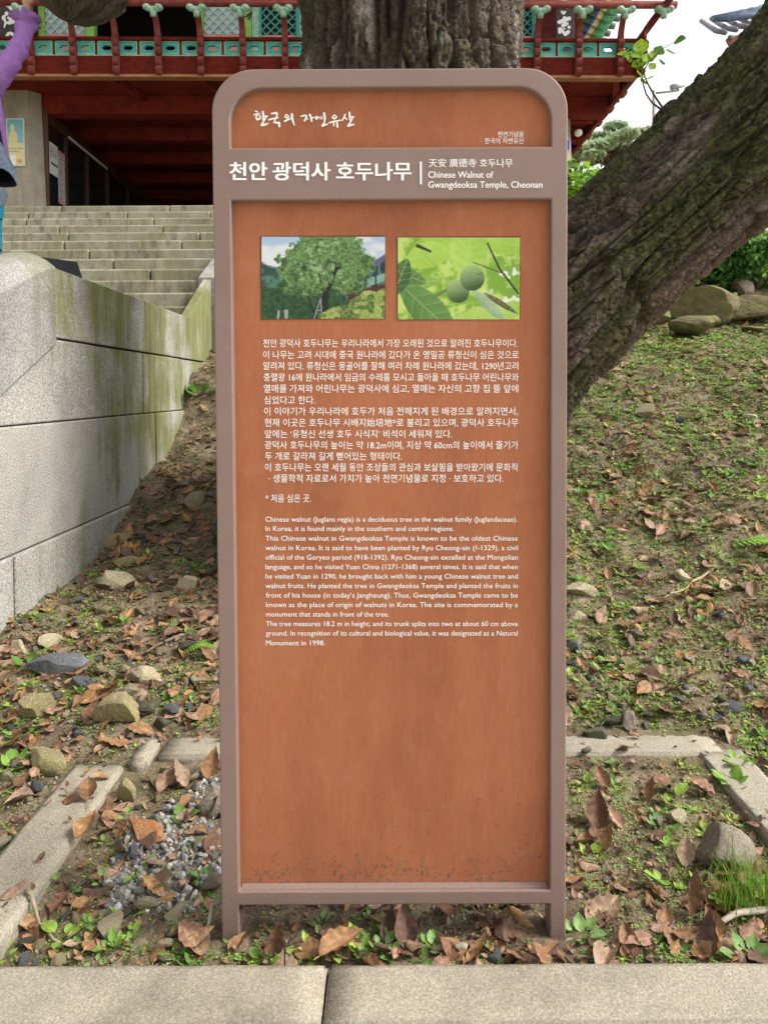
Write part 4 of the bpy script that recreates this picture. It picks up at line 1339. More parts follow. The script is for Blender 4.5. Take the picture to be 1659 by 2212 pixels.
    def br(L, wd):
        pts = []
        for x, y in L:
            q = P(900 / 1.742 + x * k, 340 / 1.742 + y * k, SY + dp)
            pts.append((q.x, q.z))
        st.append((pts, [v * k * SY / F for v in wd]))
    br([(205, 258), (235, 270)], [8, 7]); br([(190, 305), (240, 292), (262, 288)], [10, 9, 6]); br([(228, 300), (212, 335), (228, 365), (262, 352), (268, 322), (240, 310)], [6, 10, 12, 11, 8, 6])
    br([(298, 268), (305, 320), (300, 372)], [14, 13, 9]); br([(305, 325), (355, 322)], [9, 9]); br([(340, 330), (310, 385), (282, 435), (330, 428), (362, 412)], [10, 9, 14, 12, 7])
    br([(408, 290), (470, 282), (478, 318)], [10, 14, 9]); br([(375, 368), (430, 352), (490, 342)], [10, 10, 8]); br([(470, 320), (440, 395)], [8, 9]); br([(435, 402), (500, 405), (505, 450)], [9, 14, 13])
    br([(590, 300), (575, 330), (600, 350), (622, 325), (600, 305)], [7, 9, 9, 8, 6]); br([(570, 385), (610, 368), (655, 345)], [11, 11, 7]); br([(660, 300), (668, 370), (690, 432)], [15, 13, 8])
    br([(775, 325), (830, 312), (845, 325), (820, 380)], [9, 10, 10, 12]); br([(835, 345), (862, 362)], [8, 6]); br([(885, 305), (900, 345), (908, 385)], [14, 12, 11]); br([(905, 345), (940, 338)], [9, 6])
    br([(955, 335), (965, 362), (990, 340), (970, 325), (955, 335)], [8, 9, 8, 7, 7]); br([(990, 340), (1040, 330)], [6, 6]); br([(1010, 360), (1050, 350)], [5, 5]); br([(1062, 288), (1072, 345), (1065, 400)], [14, 13, 8]); br([(1065, 400), (1040, 445), (1105, 420)], [8, 13, 7])
    br([(1185, 310), (1165, 340), (1190, 358), (1218, 335), (1195, 308)], [8, 9, 9, 9, 7]); br([(1130, 405), (1190, 388), (1265, 374)], [10, 10, 8]); br([(1185, 395), (1182, 440)], [9, 9]); br([(1222, 390), (1228, 455)], [10, 13])
    br([(1325, 300), (1310, 340), (1285, 378)], [10, 10, 8]); br([(1320, 340), (1345, 362)], [8, 9]); br([(1378, 278), (1382, 330), (1385, 372)], [13, 13, 9]); br([(1385, 335), (1435, 330)], [9, 8]); br([(1420, 340), (1395, 390), (1360, 445), (1435, 425)], [8, 9, 13, 8])
    strokes_mesh(st, SY + dp, None, .000004).obj('brush_lettering', white, root, fix=False)

    # the two printed photographs
    def pic(C, x0, x1, y0, y1, name, label):
        a = P(x0, y1, SY + D - .0012); b = P(x1, y1, SY + D - .0012); c = P(x0, y0, SY + D - .0012)
        back = MB()
        e = .0016
        back.box(a.x - e, b.x + e, SY + D - .0010, SY + D - .0001, a.z - e, c.z + e)
        bo = back.obj('photo_edge', plain('photo_rim', (.10, .035, .018), (.07, .03, .018), 9, .6), root)
        g = grid_picture(name, np.clip(C, 0, 1) ** 1.12 * .62, lambda u, v: a + (b - a) * u + (c - a) * v, root)
        g['label'] = label
    gx, gz = 220, 148
    U, W = np.meshgrid((np.arange(gx) + .5) / gx, (np.arange(gz) + .5) / gz)
    Xp = U * 1.5
    C = np.zeros((gz, gx, 3))
    sky = np.stack([.50 + .30 * (1 - W), .66 + .2 * (1 - W), .86 + 0 * W], -1)
    cl = fbm(U * 4, W * 5, 3, 4)[..., None]
    C[:] = sky * (1 - sst(.45, .65, cl)) + np.array((.84, .88, .90)) * sst(.45, .65, cl)
    def paint(mask, c0, c1, n):
        m = np.clip(mask, 0, 1)[..., None]
        cc = np.array(c0) * (1 - n[..., None]) + np.array(c1) * n[..., None]
        C[:] = C * (1 - m) + cc * m
    n1 = np.clip(.55 * sst(.35, .65, fbm(Xp * 34, W * 34, 5, 4, .7)) + .45 * sst(.3, .7, vn(Xp * 95, W * 95, 6)), 0, 1); n2 = sst(.4, .6, fbm(Xp * 12, W * 12, 8, 4)); nb = fbm(Xp * 7, W * 7, 15, 5, .65) - .5
    paint(sst(.02, -.02, W - (.68 - .55 * U + .1 * nb)), (.035, .10, .085), (.12, .25, .17), n2)
    paint(sst(.02, -.02, W - (.42 + .25 * nb) - .3 * (U > .6)), (.012, .05, .02), (.06, .17, .05), n1)
    # pavilion roof and wall at the edge
    paint(((U > .66) & (W > .22 + (U - .66) * .35) & (W < .40 + (U - .66) * 1.15)).astype(float), (.02, .05, .055), (.10, .22, .2), sst(.45, .5, vn(U * 60, W * 8, 3)))
    paint(((U > .70) & (abs(W - (.27 + (U - .70) * .36)) < .045)).astype(float), (.10, .012, .015), (.16, .03, .03), n1)
    paint(((U > .74) & (abs(W - (.36 + (U - .70) * .5)) < .05) & (np.floor(U * 60) % 5 > 0)).astype(float), (.22, .42, .34), (.35, .5, .45), n1)
    paint(((U > .90) & (abs(W - (.45 + (U - .7) * 1.0)) < .04)).astype(float), (.10, .12, .20), (.2, .22, .3), n1)
    crown = np.zeros_like(U)
    for cx, cz, rx, rz in ((.62, .80, .34, .22), (.40, .66, .22, .25), (.95, .82, .30, .20), (1.12, .66, .24, .22), (.75, .60, .45, .26), (.52, .45, .28, .18), (1.05, .5, .24, .2), (.42, .84, .10, .06), (.25, .72, .09, .04), (.85, .95, .40, .12)):
        crown = np.maximum(crown, sst(1.12, .88, ((Xp - cx) / rx) ** 2 + ((W - cz) / rz) ** 2 + nb * 1.9 + .9 * (fbm(Xp * 26, W * 26, 51, 3) - .5)))
    holes = sst(.68, .74, fbm(Xp * 13, W * 13, 40, 3)) * .35
    paint(crown * (1 - holes), (.02, .075, .02), (.30, .50, .17), np.clip(n1 * .62 + n2 * .25 + .22 * (W - .45), 0, 1))
    tuft = sst(.52, .60, fbm(Xp * 22, W * 30, 47, 3)) * sst(.35, .55, vn(Xp * 8, W * 8, 48))
    paint(crown * (1 - holes) * tuft * .8, (.22, .42, .12), (.52, .70, .34), n1)
    paint(crown * (1 - holes) * sst(.56, .64, fbm(Xp * 15, W * 11, 49, 3)) * .75, (.01, .04, .015), (.05, .13, .035), n1)
    paint(crown * (1 - holes) * sst(.42, .25, W + nb * .3) * .6, (.02, .08, .02), (.1, .22, .06), n1)
    def limb(p, q, w0, w1, c=(.018, .015, .016)):
        dx, dz = q[0] - p[0], q[1] - p[1]; L2 = dx * dx + dz * dz
        s = np.clip(((Xp - p[0]) * dx + (W - p[1]) * dz) / L2, 0, 1)
        d = np.hypot(Xp - p[0] - s * dx, W - p[1] - s * dz)
        paint((d < w0 + (w1 - w0) * s).astype(float), c, c, n1)
    limb((.76, .02), (.78, .30), .05, .035); limb((.78, .30), (.92, .62), .028, .016); limb((.78, .3), (.70, .55), .02, .01); limb((.92, .60), (1.08, .74), .012, .006); limb((.90, .58), (.90, .70), .012, .006)
    over = crown * sst(.47, .56, fbm(Xp * 12, W * 12, 53, 4, .6)) * sst(.25, .38, W)
    paint(over, (.03, .10, .025), (.30, .50, .17), np.clip(n1 * .75 + .3 * (W - .4), 0, 1))
    limb((.66, .02), (.56, .28), .012, .008); limb((.64, .0), (.72, .25), .007, .007, (.35, .38, .40)); limb((.74, .0), (.72, .22), .007, .007, (.35, .38, .40)); limb((.66, .1), (.73, .1), .005, .005, (.3, .33, .35))
    bush = W - (.05 + .30 * sst(.45, 1.0, U) + .05 * np.abs(np.sin(Xp * 9)) + .08 * nb)
    paint(sst(.01, -.01, bush) * (U > .46), (.05, .13, .02), (.50, .60, .17), np.clip(n1 * .7 + .5 * sst(.4, .6, vn(Xp * 12, W * 22, 50)) - .1, 0, 1))
    limb((.30, .02), (.30, .10), .020, .016, (.42, .44, .42)); limb((.30, .085), (.30, .087), .028, .028, (.40, .42, .40)); limb((.20, .0), (.21, .10), .013, .009, (.5, .5, .48))
    pic(C, 565.5, 831, 511.5, 688.5, 'tree_photo', 'printed photograph of a broad walnut tree beside a pavilion')
    C = np.zeros((gz, gx, 3))
    n1 = np.clip(fbm(Xp * 5, W * 5, 71, 5, .6) + .10 * (vn(Xp * 110, W * 110, 70) - .5), 0, 1); n2 = sst(.4, .6, fbm(Xp * 14, W * 14, 78, 3))
    q = sst(.38, .62, n1)[..., None]; C[:] = np.array((.26, .48, .05)) * (1 - q) + np.array((.62, .80, .22)) * q
    def leafp(cx, cz, ang, L, wd, c0, c1, vein=(.55, .75, .25)):
        ca, sa = math.cos(ang), math.sin(ang)
        a = ((Xp - cx) * ca + (W - cz) * sa) / L; b = (-(Xp - cx) * sa + (W - cz) * ca) / wd
        m = (np.abs(b) < np.sin(np.pi * np.clip(a, 0, 1)) ** .7) & (a > 0) & (a < 1)
        sh = np.clip(.5 + .35 * b + 1.1 * (n1 - .5) + .25 * np.sin(a * 38 - np.abs(b) * 6) * .4, 0, 1)
        paint(m.astype(float), c0, c1, sh)
        paint((m & (np.abs(b) < .03)).astype(float) * .7, vein, vein, n1)
        paint((m & ((np.abs(((a * 6 - np.abs(b) * .9) % 1) - .5) < .05))).astype(float) * .35, vein, vein, n1)
    bright = sst(.66, .74, fbm(Xp * 9, W * 9, 91, 3)) * sst(.6, .9, U)
    paint(bright, (.8, .88, .6), (.9, .95, .8), n2)
    for a in ((.75, 1.05, -2.6, .75, .20, (.36, .60, .06), (.52, .74, .14)), (.80, .55, 1.35, .62, .24, (.40, .64, .08), (.58, .8, .2)), (.10, .72, .25, .55, .16, (.42, .66, .08), (.55, .78, .15)), (1.0, 1.0, -.2, .6, .15, (.38, .62, .06), (.5, .74, .14)),
              (.75, -.02, .15, .5, .14, (.40, .62, .1), (.56, .74, .2)), (1.15, -.05, .6, .45, .12, (.42, .66, .1), (.6, .8, .2)), (-.05, .42, .1, .55, .10, (.25, .45, .08), (.36, .56, .12))):
        leafp(*a)
    leafp(-.12, .62, -.35, .5, .10, (.10, .22, .05), (.2, .36, .09)); leafp(.02, .44, -.75, .95, .20, (.11, .25, .055), (.20, .38, .10), (.4, .58, .22)); leafp(-.06, .28, 1.2, .5, .12, (.06, .15, .04), (.12, .24, .07))
    leafp(.92, .36, -.75, .55, .07, (.30, .45, .25), (.5, .62, .42)); leafp(1.05, .33, -.55, .5, .035, (.10, .085, .05), (.2, .18, .1))
    limb((1.10, .93), (1.25, .62), .010, .014, (.05, .05, .035)); limb((1.25, .62), (1.48, .32), .013, .013, (.05, .05, .035)); limb((1.27, .57), (.92, .70), .006, .005, (.06, .055, .04)); limb((.42, .26), (.70, .42), .022, .014, (.20, .26, .09)); limb((.30, .82), (.66, .42), .006, .006, (.38, .5, .16)); limb((.24, .90), (.40, .83), .022, .014, (.06, .05, .045))
    for cx, cz, r in ((.74, .345, .145), (.915, .505, .155)):
        d = np.hypot((Xp - cx) / .98, W - cz) / r
        lit = np.clip(.42 + .62 * ((W - cz) * .9 - (Xp - cx) * .25) / r + .25 * (vn(Xp * 160, W * 160, 6) - .5), 0, 1)
        paint((d < 1).astype(float), (.06, .13, .035), (.46, .60, .28), lit)
    limb((.98, .55), (1.03, .57), .006, .004, (.10, .07, .05))
    pic(C, 859.5, 1122, 513, 690, 'walnut_photo', 'printed photograph of two green walnuts among lime leaves')
    # mud clinging to the lower panel: small real crumbs
    m = MB(); rr = random.Random(5)
    for q in range(420):
        u = rr.random(); hgt = abs(rr.gauss(0, .028)) if rr.random() < .62 else abs(rr.gauss(0, .13))
        cl = vn(u * 14, 3.3, 2)
        if rr.random() > .25 + cl * 1.1:
            continue
        x = il + .01 + u * (ir - il - .02); z = zl0 + .012 + hgt + .012 * cl
        r = rr.uniform(.0005, .0016) * (1.5 if rr.random() < .1 else 1)
        m.ball((x, SY + D - .0003, z), (r, r * .8, r * rr.uniform(.8, 1.8)), 5, 3)
    tag(m.obj('mud_specks', plain('mud', (.15, .11, .07), (.09, .065, .04), 90, .95, .1), root), kind='stuff')


# ------------------------------------------------------------------ person on the landing
def skin_mesh(name, joints, bones, root=0, sub=2):
    """joints: [(xyz, radius)], bones: index pairs -> one continuous tapered surface"""
    me = bpy.data.meshes.new(name)
    me.from_pydata([tuple(j[0]) for j in joints], bones, [])
    o = bpy.data.objects.new(name, me)
    COL.objects.link(o)
    sk = o.modifiers.new('skin', 'SKIN'); sk.use_smooth_shade = True; sk.branch_smoothing = .4
    for i, j in enumerate(joints):
        r = j[1] if hasattr(j[1], '__len__') else (j[1], j[1])
        me.skin_vertices[0].data[i].radius = r
        me.skin_vertices[0].data[i].use_root = (i == root)
    sb = o.modifiers.new('sub', 'SUBSURF'); sb.levels = sb.render_levels = sub
    dg = bpy.context.evaluated_depsgraph_get()
    res = bpy.data.meshes.new_from_object(o.evaluated_get(dg))
    bpy.data.objects.remove(o)
    for p in res.polygons: p.use_smooth = True
    return res


def build_person():
    Yp = 4.25
    g = 1.60
    q = lambda px, py, dy=0.0: P(px, py, Yp + dy)
    root = thing('person', 'person in a purple cardigan and turquoise trousers reaching up to the tree limb', 'person', (-2.45, Yp, g))
    skin = plain('skin', (.42, .25, .17), (.36, .20, .135), 12, .55, .35)
    J = []; Bn = []
    def j(p, r, par=None):
        J.append((p, r)); i = len(J) - 1
        if par is not None: Bn.append((par, i))
        return i
    pel = j(q(-50, 430), (.13, .15))
    ab = j(q(-50, 360), (.11, .13), pel); ch = j(q(-48, 270), (.12, .15), ab); nb = j(q(-50, 185), (.07, .07), ch); nk = j(q(-47, 160), .052, nb)
    hd0 = j(q(-42, 138), .075, nk); hd1 = j(q(-38, 105), (.095, .085), hd0); hd2 = j(q(-42, 72), .075, hd1)
    sR = j(q(-28, 200, -.12), .055, nb); eR = j(q(18, 142, -.10), .042, sR); fR = j(q(50, 82, -.04), .036, eR); wR = j(q(62, 30, 0.0), .026, fR); pR = j(q(60, 8, .01), (.032, .018), wR)
    for a, b, c, r in ((38, -8, -.02, .0095), (32, -12, .0, .0095), (34, -18, .02, .009), (42, -22, .035, .0075)):
        f0 = j(q((60 + a) / 2 + 2, (4 + b) / 2, c * .7), r, pR); f1 = j(q(a, b, c), r * .9, f0); j(q(a - 12, b - 9, c + .01), r * .75, f1)
    t0 = j(q(72, 2, -.03), .011, pR); j(q(74, -12, -.03), .009, t0)
    sL = j(q(-46, 205, .14), .055, nb); eL = j(q(-58, 300, .17), .042, sL); wL = j(q(-18, 345, .08), .026, eL); pL = j(q(-6, 350, .05), (.032, .018), wL)
    for a, b, c in ((8, 346, .03), (9, 352, .04), (8, 358, .05), (5, 363, .06)):
        f0 = j(q(a, b, c), .009, pL); j(q(a + 4, b + 9, c - .02), .0075, f0)
    t0 = j(q(0, 342, .02), .010, pL); j(q(7, 340, .0), .0085, t0)
    for dy, dx in ((-.09, 0), (.10, -8)):
        h = j(q(-36 + dx, 455, dy), .088, pel)
        kx, ky, kz = q(-24 + dx, 560, dy)
        k = j((kx, ky, g + .46), .058, h); a = j((kx - .03, ky, g + .09), .038, k); hl = j((kx + .05, ky, g + .045), (.04, .035), a); j((kx + .15, ky, g + .03), (.035, .022), hl)
    put('body', skin_mesh('body', J, Bn), skin, root)
    # cardigan
    pur = NT('purple_knit'); co = pur.coord()
    pb = pur.ramp(pur.noise(co, 30, 5, .6), [(.3, (.225, .105, .31)), (.7, (.295, .15, .40))])
    pur.bump(pur.n('ShaderNodeTexWave', Scale=90.0, Distortion=2.0).outputs['Fac'], .15, .002)
    pur = pur.fin(pb, .9, .15)
    J = []; Bn = []
    a0 = j(q(-46, 378), (.155, .17)); a1 = j(q(-46, 320), (.14, .16), a0); a2 = j(q(-46, 255), (.14, .175), a1); a3 = j(q(-50, 200), (.09, .13), a2)
    s1 = j(q(-26, 198, -.12), .072, a3); s2 = j(q(-4, 168, -.11), .066, s1); s3 = j(q(22, 136, -.09), .056, s2); s4 = j(q(44, 98, -.05), .048, s3); s5 = j(q(57, 66, -.02), .042, s4); s6 = j(q(61, 52, -.01), .046, s5); s7 = j(q(62, 40, 0), .040, s6); j(q(61, 27, .0), .043, s7)
    s1 = j(q(-48, 205, .14), .07, a3); s2 = j(q(-58, 295, .17), .058, s1); j(q(-24, 342, .09), .042, s2)
    cm = skin_mesh('cardigan', J, Bn)
    V = np.array([v.co[:] for v in cm.vertices])
    ar = sst(-2.42, -2.2, V[:, 0])                       # gathered folds on the reaching sleeve
    fold = (np.abs(fbm(V[:, 2] * 26 + V[:, 0] * 9, V[:, 0] * 7 + V[:, 1] * 9, 3, 3) - .5)) * .13 * (.35 + sst(3.30, 3.42, V[:, 2]))
    nrm = np.array([v.normal[:] for v in cm.vertices])
    V = V + nrm * (fold * ar)[:, None]
    cm.vertices.foreach_set('co', V.astype(np.float32).ravel())
    put('cardigan', cm, pur, root)
    fl = MB()
    e = [(2, 205), (6, 235), (11, 265), (15, 295), (19, 325), (23, 345), (24, 352)]
    i = [(-12, 215), (-6, 245), (0, 275), (4, 285), (8, 310), (13, 335), (18, 350)]
    n = len(e)
    vs = [q(x, y, -.10) for x, y in e] + [q(x, y, -.135) for x, y in i] + [q(x - 1, y, -.085) for x, y in e] + [q(x - 1, y, -.12) for x, y in i]
    fs = []
    for k in range(n - 1):
        fs += [[k, k + 1, n + k + 1, n + k], [2 * n + k, 3 * n + k, 3 * n + k + 1, 2 * n + k + 1], [k, 2 * n + k, 2 * n + k + 1, k + 1], [n + k, n + k + 1, 3 * n + k + 1, 3 * n + k]]
    fs += [[0, n, 3 * n, 2 * n], [n - 1, 3 * n - 1, 4 * n - 1, 2 * n - 1]]
    fl.add(vs, fs).obj('cardigan_front', pur, root, True)
    J = []; Bn = []
    a0 = j(q(-40, 375, -.02), (.135, .15)); a1 = j(q(-40, 300, -.02), (.135, .16), a0); j(q(-46, 215, -.01), (.11, .13), a1)
    put('shirt', skin_mesh('shirt', J, Bn), plain('navy_shirt', (.02, .018, .035), (.014, .012, .025), 30, .85, .2), root)
    # trousers, with dark bands
    tq = NT('turquoise_trousers'); co = tq.coord()
    tb = tq.ramp(tq.noise(co, 14, 5, .6), [(.3, (.012, .27, .43)), (.7, (.02, .36, .54))])
    sep = tq.n('ShaderNodeSeparateXYZ'); tq.l(co, sep.inputs[0])
    fr = tq.math('FRACT', tq.math('DIVIDE', tq.math('SUBTRACT', sep.outputs['Z'], P(5, 481, Yp).z), .185))
    band = tq.math('LESS_THAN', fr, .07)
    tb = tq.mix(band, tb, (.012, .02, .03))
    tqm = tq.fin(tb, .75, .25)
    J = []; Bn = []
    a0 = j(q(-48, 400), (.15, .165)); a1 = j(q(-48, 440), (.155, .17), a0)
    for dy, dx in ((-.09, 0), (.10, -8)):
        h = j(q(-34 + dx, 480, dy), .105, a1)
        x, y, z = q(-24 + dx, 560, dy)
        k = j((x, y, g + .46), .082, h); j((x - .03, y, g + .10), .062, k)
    put('trousers', skin_mesh('trousers', J, Bn), tqm, root)
    shoe = plain('dark_shoe', (.03, .03, .035), (.05, .05, .055), 30, .6)
    for dy, dx in ((-.09, 0), (.10, -8)):
        x, y, z = q(-24 + dx, 560, dy)
        m = skin_mesh('shoe', [((x - .05, y, g + .05), .045), ((x + .03, y, g + .045), (.045, .042)), ((x + .15, y, g + .032), (.04, .03)), ((x + .2, y, g + .025), (.025, .022))], [(0, 1), (1, 2), (2, 3)])
        put('shoe', m, shoe, root)
    m = MB(); c = q(-45, 95); m.ball((c.x - .015, c.y, c.z + .02), (.115, .105, .125), 18, 12)
    for k in range(26):
        a = math.pi * .45 + math.pi * 1.1 * k / 25
        m.tube([(c.x + .10 * math.cos(a) - .02, c.y + .10 * math.sin(a), c.z + .03), (c.x + .115 * math.cos(a) - .02, c.y + .11 * math.sin(a), c.z - .08), (c.x + .10 * math.cos(a) - .02, c.y + .10 * math.sin(a), c.z - .15)], [.02, .018, .006], 6)
    m.obj('hair', plain('black_hair', (.012, .010, .009), (.02, .016, .014), 60, .5), root, True)
    f = MB()
    fx_, fy_, fz_ = q(-38, 112)
    f.tube([(fx_ + .088, fy_, fz_ + .02), (fx_ + .108, fy_, fz_ - .015), (fx_ + .09, fy_, fz_ - .022)], [.008, .014, .010], 8); f.obj('nose', skin, root, True)
    for s in (-1, 1):
        e_ = MB(); e_.ball((fx_ + .078, fy_ + s * .032, fz_ + .015), .013, 10, 8); e_.obj('eye', plain('eye_dark', (.03, .02, .015), (.02, .015, .01), 30, .2), root, True)
        e_ = MB(); e_.ball((fx_ - .005, fy_ + s * .088, fz_ - .005), (.024, .008, .034), 10, 8); e_.obj('ear', skin, root, True)
    e_ = MB(); e_.tube([(fx_ + .078, fy_ - .024, fz_ - .048), (fx_ + .088, fy_, fz_ - .047), (fx_ + .078, fy_ + .024, fz_ - .048)], [.003, .006, .003], 8); e_.obj('mouth', plain('lips', (.35, .12, .10), (.3, .1, .09), 30, .5), root, True)
    # denim sun hat held at the hip
    hat = thing('sun_hat', 'faded denim sun hat with dark lining held at the hip', 'hat', tuple(q(18, 380, -.22)))
    den = NT('denim'); co = den.coord()
    db = den.ramp(den.noise(co, 60, 5, .7), [(.3, (.10, .135, .19)), (.7, (.20, .25, .32))])
    den.bump(den.noise(co, 300, 3), .3, .002)
    den = den.fin(db, .9, .15)
    lin = plain('navy_lining', (.010, .011, .022), (.016, .016, .03), 40, .9, .1)
    d0 = -.24
    def shell(out, depth, name, mat, parent, off=0.0):
        """half-open dome: outline of the rim (px) swept back to a crown point"""
        n = len(out); vs = []; rings = 7
        cx = sum(p[0] for p in out) / n; cy = sum(p[1] for p in out) / n
        for k in range(rings):
            a = k / (rings - 1) * math.pi / 2
            for x, y in out:
                sx = cx - 8 * math.sin(a) + (x - cx) * math.cos(a) ** .7 * (1 - off); sy = cy - 18 * math.sin(a) + (y - cy) * math.cos(a) ** .7 * (1 - off)
                vs.append(q(sx, sy, d0 + depth * math.sin(a) + .01 * math.sin(x * .3)))
        fs = [[k * n + i2, k * n + (i2 + 1) % n, (k + 1) * n + (i2 + 1) % n, (k + 1) * n + i2] for k in range(rings - 1) for i2 in range(n)]
        return MB().add(vs, fs).obj(name, mat, parent, True)
    rim = [(-34, 360), (-20, 358), (-4, 362), (10, 363), (22, 370), (32, 382), (38, 394), (38, 401), (34, 404), (24, 405), (10, 406), (-6, 404), (-24, 392)]
    shell(rim, .16, 'lining', lin, hat, .02)
    cr = [(-30, 292), (-14, 300), (0, 305), (10, 318), (20, 336), (30, 358), (36, 376), (39, 392), (38, 399), (30, 384), (20, 372), (8, 365), (-4, 363), (-20, 360), (-36, 350)]
    vs = [q(x, y, d0 - .012 - .02 * math.sin(math.pi * min(1, max(0, (x + 30) / 70)))) for x, y in cr]; n = len(cr)
    vs += [q(x, y, d0 + .004) for x, y in cr]
    fs = [list(range(n)), [2 * n - 1 - k for k in range(n)]] + [[k, (k + 1) % n, n + (k + 1) % n, n + k] for k in range(n)]
    MB().add(vs, fs).obj('crown', den, hat, False, .004)
    cr = [(-20, 418), (0, 413), (8, 408), (16, 409), (18, 420), (16, 434), (9, 445), (0, 450), (-16, 450)]
    vs = [q(x, y, d0 + .0) for x, y in cr]; n = len(cr); vs += [q(x, y, d0 + .05) for x, y in cr]
    fs = [list(range(n)), [2 * n - 1 - k for k in range(n)]] + [[k, (k + 1) % n, n + (k + 1) % n, n + k] for k in range(n)]
    MB().add(vs, fs).obj('neck_flap', den, hat, False, .01)


# ------------------------------------------------------------------ rocks, shrubs, far things
def rock_mesh(name, seed, dims, cuts=9, sub=3, rough=.06, smooth=False):
    rr = np.random.RandomState(seed)
    bm = bmesh.new()
    bmesh.ops.create_icosphere(bm, subdivisions=sub, radius=1)
    V = np.array([v.co[:] for v in bm.verts])
    for k in range(cuts):
        n = rr.normal(size=3); n /= np.linalg.norm(n); d = rr.uniform(.36, .74)
        s = V @ n - d
        V = V - np.outer(np.maximum(s, 0) * .96, n)
    r = np.linalg.norm(V, axis=1)
    nz = (fbm(V[:, 0] * 2 + seed, V[:, 1] * 2 + V[:, 2] * 1.7, seed % 97, 4) - .5) + .4 * (fbm(V[:, 0] * 6 + V[:, 2] * 5, V[:, 1] * 6 - V[:, 2] * 3 + seed, 4, 3) - .5)
    V = V * (1 + rough * 2 * nz)[:, None] * np.array(dims)[None]
    for v, c in zip(bm.verts, V): v.co = c
    me = bpy.data.meshes.new(name); bm.to_mesh(me); bm.free()
    if smooth:
        for p in me.polygons: p.use_smooth = True
    return me


def rockmat(name, c1, c2, moss=None, amt=.6):
    t = NT(name); co = t.coord()
    b = t.ramp(t.noise(co, 14, 7, .68), [(.3, c1), (.7, c2)])
    b = t.mix(1.0, b, t.ramp(t.noise(co, 120, 3, .7), [(.35, .7), (.65, 1.2)]), 'MULTIPLY')
    if moss:
        b = t.mix(t.ramp(t.noise(co, 11, 5, .65), [(.42, 0.0), (.62, amt)]), b, moss)
    t.bump(t.noise(co, 55, 8, .72), .9, .014)
    return t.fin(b, .88, .2)


def Gp(px, py):
    """the point of the ground seen at (px, py)"""
    d = ray(px, py); lo = 1.3
    for Y in np.arange(1.40, 12, .01):
        q = EYE + d * (Y / d.y)
        if q.z <= grid_z(q.x, q.y):
            return q
    return q


ROCKS = []


